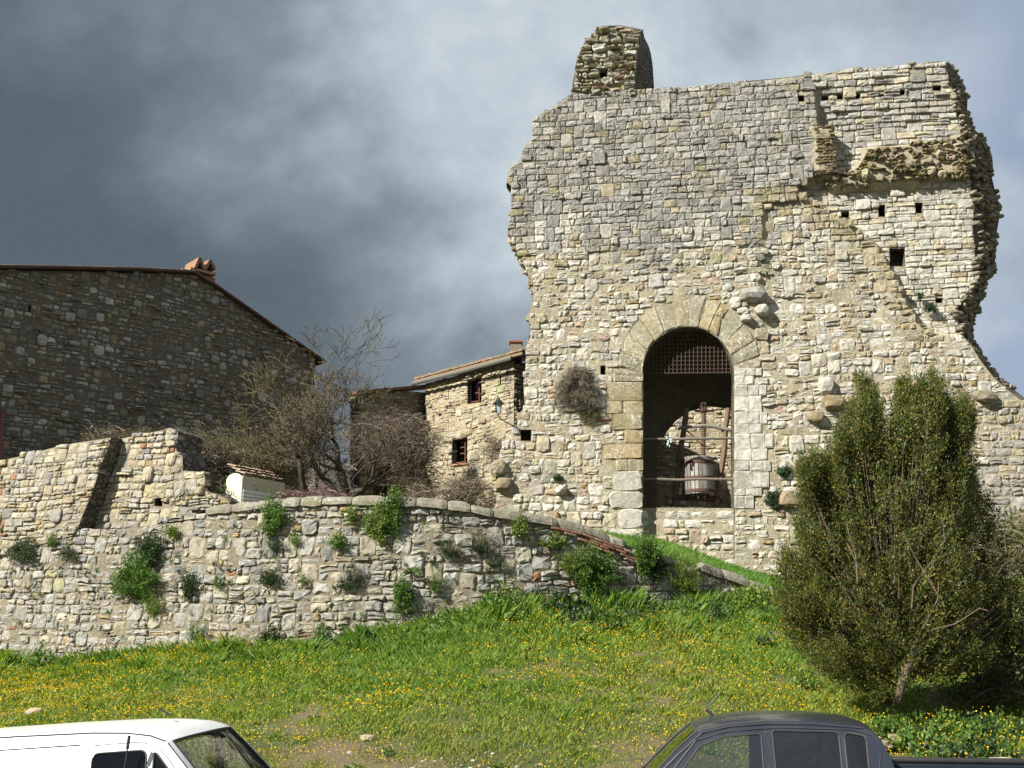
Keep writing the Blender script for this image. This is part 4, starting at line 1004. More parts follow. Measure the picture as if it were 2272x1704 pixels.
a = Acc(); b1 = at(1150, 950, 30.6); v, f = tube_geo([(lp.x, lp.y, lp.z - .16), (lp.x + .02, lp.y, lp.z - .3), (lp.x + .15, lp.y, lp.z - .4), b1], .016, 5); a.add(v, f, (.02, .02, .02)); a.build('bracket', M['metal'], lant, O)

# cream site hut behind the wall
hp = at(511, 1100, 24.6); hut = thing('garden_hut', 'cream metal box hut with slatted side and roof tiles laid on top, behind the wall', 'hut', (hp.x, hp.y, hp.z - .6))
HO2 = hut.location.copy(); hx = at(540, 1055, 24.6); hy = at(632, 1078, 25.9); hl = at(509, 1048, 25.1)
za, zc2 = hx.z - 1.3, hx.z
def quadbox(name, p, q, w_, z0, z1, col, mat='metal', z0b=None, z1b=None):
    d = Vector((q.x - p.x, q.y - p.y, 0)); n_ = Vector((-d.y, d.x, 0)).normalized() * w_
    z0b = z0 if z0b is None else z0b; z1b = z1 if z1b is None else z1b
    c = [(p.x, p.y, z0), (q.x, q.y, z0b), (q.x + n_.x, q.y + n_.y, z0b), (p.x + n_.x, p.y + n_.y, z0), (p.x, p.y, z1), (q.x, q.y, z1b), (q.x + n_.x, q.y + n_.y, z1b), (p.x + n_.x, p.y + n_.y, z1)]
    a = Acc(); a.add(c, [(0, 3, 2, 1), (4, 5, 6, 7), (0, 1, 5, 4), (1, 2, 6, 5), (2, 3, 7, 6), (3, 0, 4, 7)], col); return a.build(name, M[mat], hut, HO2)
hwid = .5
quadbox('side_panel', hx, hy, hwid, za, hx.z - .0, (.38, .36, .24), z0b=za, z1b=hx.z)  # olive board; the shade on this side is darkened into its colour
for k in range(7):
    d = Vector((hy.x - hx.x, hy.y - hx.y, 0)); n_ = Vector((d.y, -d.x, 0)).normalized() * .03
    z1 = hx.z - .33 - k * .085
    quadbox('slat', hx + n_, hy + n_, .03, z1 - .07, z1, (.62, .61, .55))
dn = Vector((hy.x - hx.x, hy.y - hx.y, 0)).normalized(); nn_ = Vector((-dn.y, dn.x, 0))
v = []; f = []; n = 9
for t in (-.03, .0):
    for k in range(n):
        s_ = k / (n - 1); z = hx.z - .06 + .13 * math.sin(math.pi * s_) ** .6; v.append((hx.x + nn_.x * s_ * hwid + dn.x * t, hx.y + nn_.y * s_ * hwid + dn.y * t, z))
    for k in (n - 1, 0): v.append((hx.x + nn_.x * (k / (n - 1)) * hwid + dn.x * t, hx.y + nn_.y * (k / (n - 1)) * hwid + dn.y * t, za))
m_ = n + 2; f = [tuple(range(m_)), tuple(range(2 * m_ - 1, m_ - 1, -1))] + [(k, (k + 1) % m_, m_ + (k + 1) % m_, m_ + k) for k in range(m_)]
a = Acc(); a.add(v, f, (.60, .58, .45)); a.build('end_panel', M['metal'], hut, HO2)
for k in range(12):
    t = (k + .5) / 12 * 1.0; L2 = (hy - hx).length
    for s_ in (.05, .35, .65):
        c = Vector((hx.x, hx.y, hx.z)) + dn * (t * L2 * .97 + .05) + nn_ * s_ * hwid + Vector((0, 0, .03 + .3 * s_))
        v, f = [], []
        for q, r_ in ((-.02, .08), (.26, .07)):
            cc = c + nn_ * q + Vector((0, 0, rng.uniform(0, .02) + .08 * (q > 0)))
            for an in range(0, 181, 45): v.append(cc + dn * math.cos(R(an)) * r_ + Vector((0, 0, 1)) * math.sin(R(an)) * r_ * .5)
        for q in range(4): f.append((q, q + 1, 6 + q, 5 + q))
        a = Acc(); a.add(v, f, pick(rng, [(1, (.42, .3, .2)), (1, (.45, .38, .28)), (1, (.33, .2, .13))])); a.build('roof_tile', M['tile'], hut, HO2)
# ------------------------------------------------------------------ vegetation
class Leaves:
    def __init__(s): s.V = []; s.C = []
    def add(s, c, a, b, l, w_, col):
        """centres (n,3), long axis, cross axis, length (n,), width (n,), colours (n,3)"""
        l = l[:, None] / 2; w_ = w_[:, None] / 2
        s.V.append(np.stack([c - a * l, c + b * w_ - a * l * .1, c + a * l, c - b * w_ - a * l * .1], 1).reshape(-1, 3)); s.C.append(np.repeat(col, 4, 0))
    def mesh(s, name, mat, par=None, off=None):
        V = np.concatenate(s.V); C = np.concatenate(s.C)
        if off is not None: V = V - np.array(off)
        return npmesh(name, V, np.arange(len(V)).reshape(-1, 4), C, mat, par)
def unit(a): return a / np.maximum(1e-9, np.linalg.norm(a, axis=-1, keepdims=True))
def axes(n, up=.3):
    a = unit(nr.normal(size=(n, 3)) + np.array([0, 0, up])); b = unit(np.cross(a, nr.normal(size=(n, 3)))); return a, b
def cols(n, pal, var=.2):
    P = np.array([c for _, c in pal]); wv = np.array([q for q, _ in pal], float); i = nr.choice(len(P), n, p=wv / wv.sum())
    return P[i] * nr.uniform(1 - var, 1 + var, (n, 1)) * nr.uniform(.93, 1.07, (n, 3))
GREEN = [(3, (.10, .185, .03)), (2, (.065, .13, .025)), (1.4, (.16, .23, .04))]
DKGREEN = [(3, (.038, .07, .025)), (2, (.055, .09, .03)), (1, (.03, .055, .022))]
YGREEN = [(3, (.17, .24, .04)), (2, (.11, .19, .03)), (1, (.25, .27, .05))]
GRYGREEN = [(3, (.075, .095, .05)), (2, (.10, .115, .065)), (1, (.05, .065, .03))]
DRY = [(3, (.20, .155, .10)), (2, (.14, .105, .07)), (1, (.27, .22, .15))]
def stems_plant(L, base, tips, pal, leaf=(.035, .02), per=14, start=.25, jit=.03, up=.6):
    """leaves set along stems from base points to tips"""
    base = np.asarray(base); tips = np.asarray(tips); n = len(tips)
    t = nr.uniform(start, 1.0, (n, per)) ** .8
    bend = (t * (1 - t))[..., None] * np.array([0, 0, -.35]) * np.linalg.norm(tips - base, axis=1)[:, None, None]
    c = base[:, None] + (tips - base)[:, None] * t[..., None] + bend + nr.normal(size=(n, per, 3)) * jit
    c = c.reshape(-1, 3); a, b = axes(len(c), up); a = unit(a + np.repeat(unit(tips - base), per, 0) * .6)
    shade = np.repeat(nr.uniform(.7, 1.25, n), per)[:, None]
    L.add(c, a, b, nr.uniform(.6, 1.3, len(c)) * leaf[0], nr.uniform(.6, 1.2, len(c)) * leaf[1], cols(len(c), pal) * shade)
def wall_plant(wall, px, py, wpx, hpx, pal, label, kind='bush', name='wall_plant', cat='plant', dens=1., d0=.06, mode='up', group=None):
    u, z = wall.uv(px, py + hpx * .18, d0); P = wall.pos(u, z, d0); s = P.y / FPX; rx, rz = wpx * s / 2, hpx * s / 2
    n3 = wall.c(u)[1].to_3d(); tdir = Vector((-n3.y, n3.x, 0)); L = Leaves(); O = P - Vector((0, 0, rz * .5))
    area = rx * rz; k = max(26, int(area * 900 * dens)); th = nr.uniform(0, 2 * math.pi, k); r = nr.uniform(.25, 1, k) ** .6
    lob = 1 + .25 * np.sin(th * 3 + nr.uniform(0, 6)) + .15 * np.sin(th * 7 + nr.uniform(0, 6))
    ru, rzz = np.cos(th) * r * rx * lob, np.sin(th) * r * rz * lob
    dep = nr.uniform(.1, 1, k) * min(rx, rz) * .8 * np.sqrt(np.maximum(.1, 1 - (r * .85) ** 2))
    cz = P.z + hpx * s * .18
    tips = np.array([P.x, P.y, cz]) + ru[:, None] * np.array(tdir) + dep[:, None] * np.array(n3) + rzz[:, None] * np.array([0, 0, 1])
    bz = {'up': cz - rz * .6, 'hang': cz + rz * .7, 'mid': cz}[mode]
    base = np.array([P.x, P.y, bz]) + nr.normal(size=(k, 1)) * rx * .25 * np.array(tdir) + 0 * tips
    if kind == 'bush': stems_plant(L, base, tips, pal, (.05, .028), 16)
    elif kind == 'fine': stems_plant(L, base, tips, pal, (.06, .009), 18, .1, .015, 1.2)
    elif kind == 'twigs':
        stems_plant(L, base, tips, pal, (.22, .008), 7, .0, .01, -.6)
    o = L.mesh(name, M['leaf'] if kind != 'twigs' else M['twig'], None, O); o.location = O
    return tag(o, label, cat, group)
G1 = 'plants rooted in the retaining wall'
WP = [
 (599, 1140, 58, 78, GREEN, 'bush', 'up', 'round bright green bush hanging just under the coping, right of the cream hut'),
 (834, 1152, 52, 84, YGREEN, 'bush', 'up', 'yellow-green clump on the coping, the lower left one of a touching pair'),
 (866, 1128, 48, 100, GREEN, 'bush', 'up', 'tall green clump reaching above the coping, right one of a touching pair'),
 (774, 1134, 26, 40, YGREEN, 'bush', 'up', 'small yellowish tuft under the coping left of the touching pair of clumps'),
 (326, 1212, 62, 66, DKGREEN, 'bush', 'up', 'dark green upper clump of the big tangle below the terrace walls'),
 (298, 1280, 118, 92, GREEN, 'bush', 'mid', 'largest green clump hanging on the left part of the wall'),
 (338, 1338, 50, 50, YGREEN, 'fine', 'up', 'loose pale shoots trailing under the largest green clump'),
 (415, 1292, 38, 54, DKGREEN, 'bush', 'up', 'compact dark green plant just right of the largest clump'),
 (104, 1196, 22, 26, GREEN, 'bush', 'up', 'small bright tuft on the ledge below the forward terrace wall'),
 (40, 1222, 84, 44, GRYGREEN, 'bush', 'mid', 'straggly grey-green weeds at the far left end of the ledge'),
 (140, 1228, 60, 40, GRYGREEN, 'fine', 'mid', 'thin grey-green weeds on the ledge under the dark gap'),
 (372, 1175, 30, 26, YGREEN, 'bush', 'up', 'little leafy tuft at the foot of the right terrace wall'),
 (711, 1410, 34, 52, GREEN, 'bush', 'up', 'narrow green plant near the grass below the middle of the wall'),
 (893, 1330, 44, 80, GREEN, 'bush', 'hang', 'long green plant hanging down under the spiky rosette'),
 (786, 1268, 38, 60, GRYGREEN, 'fine', 'up', 'grey lavender-like tuft in the middle of the wall'),
 (764, 1290, 40, 34, DKGREEN, 'fine', 'up', 'low dark tuft touching the lavender-like one on its left'),
 (996, 1212, 50, 44, DKGREEN, 'fine', 'up', 'left one of two dark spiky grass tufts below the coping'),
 (1062, 1200, 50, 56, DKGREEN, 'fine', 'up', 'right one of two dark spiky grass tufts, with leaves on top'),
 (594, 1278, 42, 32, DKGREEN, 'bush', 'up', 'dark low plant far below the round bright bush'),
 (602, 1204, 44, 30, DKGREEN, 'fine', 'up', 'dark grassy tuft directly below the round bright bush'),
 (668, 1282, 26, 22, GREEN, 'fine', 'up', 'tiny green tuft between two large grey stones in mid wall'),
 (648, 1192, 24, 36, YGREEN, 'fine', 'up', 'thin yellowish shoots right of the round bright bush'),
 (745, 1195, 34, 34, GREEN, 'bush', 'up', 'small green plant below the yellowish tuft'),
 (1158, 1164, 36, 50, YGREEN, 'bush', 'up', 'bright lime-green tuft where the coping starts to slope down'),
 (1318, 1266, 92, 104, GREEN, 'bush', 'mid', 'big leafy olive-green clump below the sloping red bricks'),
 (1262, 1250, 46, 60, YGREEN, 'fine', 'mid', 'wispy yellowish weeds on the left flank of the big olive clump'),
 (1436, 1220, 66, 84, GREEN, 'bush', 'up', 'dense bright green bush at the lower end of the coping, by the arch'),
 (1468, 1268, 40, 54, DKGREEN, 'bush', 'hang', 'dark drooping plant under the dense bush by the arch'),
 (1526, 1262, 66, 106, YGREEN, 'fine', 'up', 'tall yellow-flowering weeds in the gap of the coping'),
 (1374, 1342, 36, 44, GREEN, 'bush', 'up', 'green plant low on the wall right of the big olive clump'),
 (1468, 1356, 84, 74, DKGREEN, 'fine', 'up', 'wide dark grassy tussock against the foot of the wall'),
 (1180, 1330, 60, 46, GRYGREEN, 'bush', 'mid', 'creeping green sprigs low in the middle of the wall'),
 (968, 1290, 26, 52, GREEN, 'fine', 'up', 'thin upright weeds right of the spiky rosette'),
 (1235, 1198, 60, 26, YGREEN, 'bush', 'up', 'flat mossy cushion under the first red bricks'),
 (440, 1400, 40, 60, GREEN, 'fine', 'up', 'green weeds climbing from the meadow left of centre'),
 (600, 1412, 44, 44, DKGREEN, 'bush', 'up', 'dark leafy plant at the wall foot left of the narrow green plant'),
 (478, 1290, 24, 30, GREEN, 'fine', 'up', 'tiny weed between stones right of the compact dark plant'),
 (1100, 1245, 40, 24, DKGREEN, 'fine', 'up', 'flat dark tuft below the pair of spiky tufts'),
]
for px, py, ww, hh, pal, kd, md, lb in WP:
    wall_plant(RW, px, py, ww * 1.18, hh * 1.18, pal, lb, kd, mode=md, group=G1, d0=.07, dens=1.5)
L = Leaves()
for k in range(230):
    px_, py_ = rng.uniform(0, 1600), 0; uu = RW.uv(px_, 1250)[0]; lo_, hi_ = float(np.interp(px_, [b[0] for b in BASE], [b[1] for b in BASE])), float(np.interp(px_, [b[0] for b in TOP], [b[1] for b in TOP]))
    py_ = hi_ + 25 + (lo_ - hi_ - 30) * rng.random(); u, z = RW.uv(px_, py_); P = RW.pos(u, z, .01); n3 = RW.c(u)[1].to_3d(); m_ = rng.randint(5, 14); sc_ = rng.uniform(.05, .16)
    tips = np.array(P) + nr.normal(size=(m_, 3)) * sc_ * .45 + np.array(n3) * sc_ * .5 + np.array([0, 0, sc_ * .5])
    stems_plant(L, np.repeat(np.array(P)[None], m_, 0), tips, rng.choice([GREEN, DKGREEN, YGREEN, GRYGREEN, DRY]), (.035, .014), 8, .1, .012, .8)
tag(L.mesh('wall_weeds', M['leaf']), kind='stuff')
# spiky rosette
u, z = RW.uv(915, 1272, 0); P = RW.pos(u, z, .1); n3 = RW.c(u)[1].to_3d(); a = Acc()
for k in range(34):
    an = rng.uniform(-.3, math.pi + .3); el = rng.uniform(-.2, .9); tdir = Vector((-n3.y, n3.x, 0))
    dr_ = (tdir * math.cos(an) + Vector((0, 0, 1)) * math.sin(an) * .8 + n3 * el).normalized(); sd_ = dr_.cross(n3).normalized() * .014; l = rng.uniform(.18, .32)
    p1 = P + dr_ * l * .5; p2 = P + dr_ * l + Vector((0, 0, -.05)); a.add([P - sd_ * .7, P + sd_ * .7, p1 + sd_, p1 - sd_, p2], [(0, 1, 2, 3), (3, 2, 4)], pick(rng, [(1, (.09, .15, .04)), (1, (.13, .18, .06))]))
o = a.build('rosette_plant', M['leaf'], None, P); o.location = P; tag(o, 'spiky green rosette of sword-shaped leaves in the middle of the retaining wall', 'plant', G1)
# plants on the tower
G2 = 'plants rooted in the tower wall'
wall_plant(TW, 1280, 866, 108, 104, [(3, (.23, .195, .14)), (2, (.16, .13, .09)), (1, (.31, .27, .2))], 'large dry brown hanging tuft left of the arch', 'twigs', mode='hang', group=G2, dens=5., d0=.0)
wall_plant(TW, 1310, 925, 56, 44, [(2, (.16, .15, .06)), (1, (.1, .11, .04))], 'withered greenish strands under the dry hanging tuft', 'twigs', mode='hang', group=G2, dens=3., d0=.0)
for px, py, ww, hh, lb in [(1740, 1043, 38, 30, 'small dark green cushion right of the white jamb, the upper one'), (1716, 1104, 40, 50, 'dark green plant beside the brown boulder stone in the tower base'), (2066, 682, 36, 22, 'tiny green tuft high up near the broken right edge'), (1238, 1060, 24, 18, 'tiny dark tuft low on the tower left of the arch'), (2040, 655, 16, 14, 'smallest green speck of a plant above the tuft near the right edge')]:
    wall_plant(TW, px, py, ww, hh, DKGREEN, lb, 'bush', group=G2, dens=2., d0=.02 if px < 2000 else -.2)

# meadow: grass blades and flowers
def grass_field(name, n, xr, yr, hfun, cfun, zfun, width=.011, keep=None):
    x = nr.uniform(*xr, n); y = nr.uniform(*yr, n)
    if keep is not None: k = keep(x, y); x, y = x[k], y[k]
    nz = np.array([zfun(a_, b_) for a_, b_ in zip(x, y)]); h = hfun(x, y) * nr.uniform(.45, 1.25, len(x))
    C = cfun(x, y); an = nr.uniform(0, math.pi, len(x)); ww = width * nr.uniform(.6, 1.4, len(x)) * (y / 17)
    dx, dy = np.cos(an) * ww, np.sin(an) * ww; lx, ly = nr.normal(size=len(x)) * h * .38, nr.normal(size=len(x)) * h * .38
    b = np.stack([x, y, nz - .02], 1)
    V = np.stack([b + np.stack([-dx, -dy, 0 * dx], 1), b + np.stack([dx, dy, 0 * dx], 1), b + np.stack([lx * .4 + dx * .7, ly * .4 + dy * .7, h * .6], 1), b + np.stack([lx, ly, h], 1)], 1).reshape(-1, 3)
    Cc = np.repeat(C, 4, 0).reshape(-1, 4, 3); Cc = Cc.reshape(-1, 3)
    return tag(npmesh(name, V, np.arange(len(V)).reshape(-1, 4), Cc, M['grass']), kind='stuff')
# cached height samples (bilinear) so that the field builds quickly
def sampler(zf, x0, x1, y0, y1, st):
    xs = np.arange(x0, x1 + st, st); ys = np.arange(y0, y1 + st, st); Z = np.array([[zf(a_, b_) for a_ in xs] for b_ in ys])
    def f(x, y):
        i = min(len(xs) - 2, max(0, int((x - x0) / st))); j = min(len(ys) - 2, max(0, int((y - y0) / st)))
        u_, v_ = (x - xs[i]) / st, (y - ys[j]) / st
        return (Z[j, i] * (1 - u_) + Z[j, i + 1] * u_) * (1 - v_) + (Z[j + 1, i] * (1 - u_) + Z[j + 1, i + 1] * u_) * v_
    return f
gs = sampler(ground_z, -16, 16, 11, 28, .4)
def vnoise(x, y, s, o=0): return np.array([noise.noise(Vector((a_ * s + o, b_ * s, o * .7))) for a_, b_ in zip(x, y)])
def frac(x, y):   # 0 at the road, 1 at the wall
    return np.clip((y - 12.3) / (np.interp(x, CX, CY) - 12.3), 0, 1)
def bare(x, y):   # worn stony patch in front of the middle
    return np.clip(1.25 - np.hypot((x + .3) / 1.5, (y - 12.8) / 1.3), 0, 1) + np.clip(1 - np.hypot((x + 2.6) / 1.5, (y - 14.6) / .7), 0, 1) * .5 + np.clip(1 - np.hypot((x - 2.6) / 1.2, (y - 13.6) / .8), 0, 1) * .4
def mh(x, y):
    f = frac(x, y); return (.05 + .10 * f + .20 * np.clip((f - .72) / .28, 0, 1) ** 1.3) * np.clip(1 + .8 * vnoise(x, y, .8, 3) + .7 * vnoise(x, y, 2.4, 6), .35, 2.4) * (1 - .5 * np.clip(bare(x, y), 0, 1))
def mc(x, y):
    n = len(x); f = frac(x, y); k = vnoise(x, y, .45, 8) + .5 * vnoise(x, y, 1.9, 2) + nr.normal(size=n) * .22
    g_ = np.array([.15, .235, .024]); yl = np.array([.27, .26, .045]); dk = np.array([.08, .16, .022]); br = np.array([.24, .17, .07])
    t = np.clip(.55 - f * .9 + k * .5, 0, 1)[:, None]; c = g_ * (1 - t) + yl * t
    t = np.clip(f * 1.1 - .62 - k * .3, 0, 1)[:, None]; c = c * (1 - t) + dk * t
    t = np.clip(bare(x, y) * 1.0 + k * .42 - .34 + .36 * (1 - f), 0, .85)[:, None]; c = c * (1 - t) + br * t
    return c * nr.uniform(.75, 1.25, (n, 1))
kp = lambda x, y: (y < np.interp(x, CX, CY) - .05) & (nr.uniform(0, 1, len(x)) > bare(x, y) * .6) & (np.abs(x) < y * .56 + .5)
grass_field('meadow_grass', 560000, (-15, 15), (12.4, 27), mh, mc, gs, .0085, kp)
ts_ = sampler(terrace_z, -14, 14, 22, 34, .5)
kt = lambda x, y: (y > np.interp(x, CX, CY) + .5) & (y < 30.2)
grass_field('terrace_grass', 60000, (2.2, 13.5), (23, 30.5), lambda x, y: .16 + 0 * x, lambda x, y: mc(x, y) * np.array([.8, .95, 1.]), ts_, .012, kt)
def flowers(name, n, xr, yr, zf, hf, keep, size=.021):
    x = nr.uniform(*xr, n); y = nr.uniform(*yr, n); k = keep(x, y); x, y = x[k], y[k]; m = len(x)
    z = np.array([zf(a_, b_) for a_, b_ in zip(x, y)]) + hf(x, y) * nr.uniform(.65, 1.15, m); L = Leaves(); c = np.stack([x, y, z], 1)
    sz = size * nr.uniform(.7, 1.35, m) * (y / 17) ** .5; col = cols(m, [(3, (.74, .50, .015)), (1, (.80, .60, .03)), (1, (.62, .36, .01))], .12)
    for q in range(2): a_, b_ = axes(m, 0); L.add(c, a_, b_, sz, sz, col)
    return tag(L.mesh(name, M['petal']), kind='stuff')
def fk(x, y):
    f = frac(x, y); k = vnoise(x, y, .5, 21) * .9 + vnoise(x, y, 1.6, 5) * .6
    left_ = np.clip((-x - 4) / 6, 0, 1) * np.clip(1 - np.abs(f - .72) * 3.2, 0, 1) * 1.1; rightp = np.clip(1 - np.hypot((x - 4.2) / 2.4, (y - 14.5) / 1.6), 0, 1) * .7
    d = .40 + .38 * np.clip(.75 - f, 0, 1) + k * .85 + .5 * vnoise(x, y, 3.1, 15) + left_ * .6 + rightp - .34 * np.clip((f - .80) * 5, 0, 1) * (x > -6)
    return (nr.uniform(0, 1, len(x)) < d * .75) & (y < np.interp(x, CX, CY) - .1) & (np.abs(x) < y * .56 + .5)
flowers('meadow_flowers', 90000, (-15, 15), (12.5, 26.5), gs, lambda x, y: mh(x, y) * 1.05 + .02, fk)
# leafy undergrowth at the foot of the wall and below the juniper
L = Leaves()
def clump(cx_, cy_, zf, r, h, pal, n, leaf=(.07, .045)):
    k = max(6, int(n)); th = nr.uniform(0, 6.28, k); rr_ = r * np.sqrt(nr.uniform(0, 1, k)); zz_ = zf(cx_, cy_)
    tips = np.stack([cx_ + np.cos(th) * rr_, cy_ + np.sin(th) * rr_, zz_ + h * nr.uniform(.35, 1.1, k) * (1.1 - (rr_ / r) ** 2 * .6)], 1)
    base = np.stack([cx_ + np.cos(th) * rr_ * .4, cy_ + np.sin(th) * rr_ * .4, np.full(k, zz_)], 1)
    stems_plant(L, base, tips, pal, leaf, 12, .15, .02, .8)
for k in range(150):
    u = rng.uniform(RW.uv(150, 1400)[0], RW.uv(1800, 1350)[0]); p, n_ = RW.c(u); q = p + n_ * rng.uniform(.1, .55)
    clump(q.x, q.y, gs, rng.uniform(.12, .3), rng.uniform(.14, .42), rng.choice([GREEN, GREEN, DKGREEN, YGREEN]), 22)
for k in range(60):
    x = rng.uniform(.3, 4.6); y = float(np.interp(x, CX, CY)) - rng.uniform(.2, 1.5); clump(x, y, gs, rng.uniform(.15, .35), rng.uniform(.2, .5), rng.choice([GREEN, DKGREEN]), 28)
for k in range(26):
    x = rng.uniform(-2.2, .2); y = float(np.interp(x, CX, CY)) - rng.uniform(.2, 1.1); clump(x, y, gs, rng.uniform(.15, .3), rng.uniform(.2, .45), rng.choice([GREEN, YGREEN]), 24)
for k in range(110):
    x = rng.uniform(5.0, 8.6); y = rng.uniform(13.0, 15.6); clump(x, y, gs, rng.uniform(.12, .28), rng.uniform(.12, .34), rng.choice([GREEN, GREEN, DKGREEN]), 26, (.06, .04))
for k in range(14):
    x = rng.uniform(4.5, 8.6); y = rng.uniform(17, 24); clump(x, y, gs, rng.uniform(.2, .35), rng.uniform(.2, .5), rng.choice([GREEN, DKGREEN]), 20, (.07, .04))
for k in range(120):
    y = rng.uniform(13.2, 22); x = rng.uniform(-.5, .5) * y
    if y < float(np.interp(x, CX, CY)) - .6: clump(x, y, gs, rng.uniform(.06, .2), rng.uniform(.05, .14), rng.choice([GREEN, YGREEN, YGREEN]), 8, (.045, .025))
tag(L.mesh('undergrowth', M['leaf']), kind='stuff')
flowers('verge_flowers', 900, (5., 8.4), (13., 15.6), gs, lambda x, y: .26 + 0 * x, lambda x, y: nr.uniform(0, 1, len(x)) < .5, .024)
# individual shrubs standing against the wall foot
for px, py, r, h, pal, lb in [(133, 1462, .38, .62, GREEN, 'dark green shrub with yellow flowers against the left foot of the wall'), (1110, 1362, .55, .75, GREEN, 'rounded green shrub at the wall foot below the creeping sprigs'), (1235, 1386, .6, .5, DKGREEN, 'patch of broad dark dock leaves at the wall foot, right of the rounded shrub'), (1650, 1345, .6, .6, YGREEN, 'scrubby olive shrub at the right end of the wall beside the juniper')]:
    q = RW.uv(px, py); p = RW.pos(q[0], q[1], .45); L = Leaves(); clump(p.x, p.y, gs, r, h, pal, 190 * r * r / .25, (.075, .05) if 'dock' not in lb else (.14, .09)); O = Vector((p.x, p.y, gs(p.x, p.y)))
    o = L.mesh('shrub', M['leaf'], None, O); o.location = O; tag(o, lb, 'shrub')

# trees and brambles without leaves
def tree_skel(p, d, l, r, depth, out, rg, spread=.55, up=.25, shrink=.74, kids=(2, 3), wig=.18, minr=.006):
    pts = [p]; rad = [r]; n = 4; q = p.copy(); dd = d.copy()
    for i in range(n):
        dd = (dd + Vector((rg.gauss(0, wig), rg.gauss(0, wig), rg.gauss(0, wig) + up * .12))).normalized(); q = q + dd * l / n; pts.append(q.copy()); rad.append(max(minr, r * (1 - .38 * (i + 1) / n)))
    out.append((pts, rad, depth))
    if depth <= 0: return
    for k in range(rg.randint(*kids)):
        i = n if k == 0 else rg.randint(2, n); sp_ = spread * rg.uniform(.6, 1.4) * (.6 if k == 0 else 1)
        ax = dd.cross(Vector((rg.gauss(0, 1), rg.gauss(0, 1), rg.gauss(0, 1)))).normalized(); nd = (dd * math.cos(sp_) + ax * math.sin(sp_) + Vector((0, 0, up * .35))).normalized()
        tree_skel(pts[i], nd, l * shrink * rg.uniform(.75, 1.2), max(minr, rad[i] * (.8 if k == 0 else .6)), depth - 1, out, rg, spread, up, shrink, kids, wig, minr)
def bare_tree(root, stems, label, seed, col, twigcol, buds=0, budcol=None, name='bare_tree'):
    rg = random.Random(seed); t = thing(name, label, 'tree', root); tr, cr, tw = Acc(), Acc(), Acc(); tipsl = []
    for d, l, r, dep, kw in stems:
        out = []; tree_skel(Vector(root) + Vector((rg.uniform(-.1, .1), rg.uniform(-.1, .1), 0)), Vector(d).normalized(), l, r, dep, out, rg, **kw)
        top_ = dep
        for pts, rad, dp in out:
            tgt = tr if dp == top_ else (cr if rad[0] > .022 else tw); v, f = tube_geo(pts, rad, 7 if tgt is tr else (5 if tgt is cr else 3), tgt is tr)
            c = col if tgt is not tw else twigcol; k = rg.uniform(.75, 1.25); tgt.add(v, f, tuple(x * k for x in c))
            if dp <= 1: tipsl += [pts[-1], pts[2]]
    tr.build('trunk', M['bark'], t, root, True); tag(cr.build('branches', M['bark'], t, root, True), kind='stuff'); tag(tw.build('twigs', M['twig'], t, root), kind='stuff')
    if buds:
        P = np.array([tuple(q) for q in rg.choices(tipsl, k=buds)]) + nr.normal(size=(buds, 3)) * .05; a_, b_ = axes(buds, .3); L = Leaves(); L.add(P - np.array(root), a_, b_, nr.uniform(.02, .06, buds), nr.uniform(.015, .035, buds), cols(buds, budcol)); tag(L.mesh('buds', M['leaf'], t), kind='stuff')
    return t
b1 = at(682, 1085, 29.); b1.z = terrace_z(b1.x, b1.y) - .05
bare_tree(b1, [((-.1, 0, 1), 1.45, .12, 7, dict(spread=.68, up=.16, kids=(3, 3), shrink=.76)), ((-.8, -.1, .5), 1.1, .07, 6, dict(spread=.7, up=.12, kids=(2, 3), shrink=.78)), ((.3, .1, 1), .85, .05, 5, dict(spread=.5, up=.3, kids=(2, 3)))], 'bare lichen-yellow tree against the right corner of the shaded house gable', 5, (.085, .075, .045), (.13, .11, .055), 900, [(2, (.26, .22, .06)), (1, (.14, .13, .05))])
b2 = at(768, 1112, 28.); b2.z = terrace_z(b2.x, b2.y) - .05
bare_tree(b2, [((-.05, 0, 1), .98, .16, 7, dict(spread=.62, up=.25, kids=(3, 3), shrink=.78)), ((-.45, .1, .85), .9, .11, 6, dict(spread=.68, up=.2, kids=(3, 3), shrink=.78)), ((.35, 0, .9), .85, .11, 6, dict(spread=.66, up=.25, kids=(2, 3), shrink=.78)), ((.7, -.1, .7), .85, .07, 5, dict(spread=.6, up=.2, kids=(2, 3), shrink=.8))], 'bare forked tree with several trunks rising behind the middle of the coping', 12, (.085, .075, .05), (.125, .10, .07), 500, [(2, (.42, .36, .28)), (1, (.2, .18, .08))])
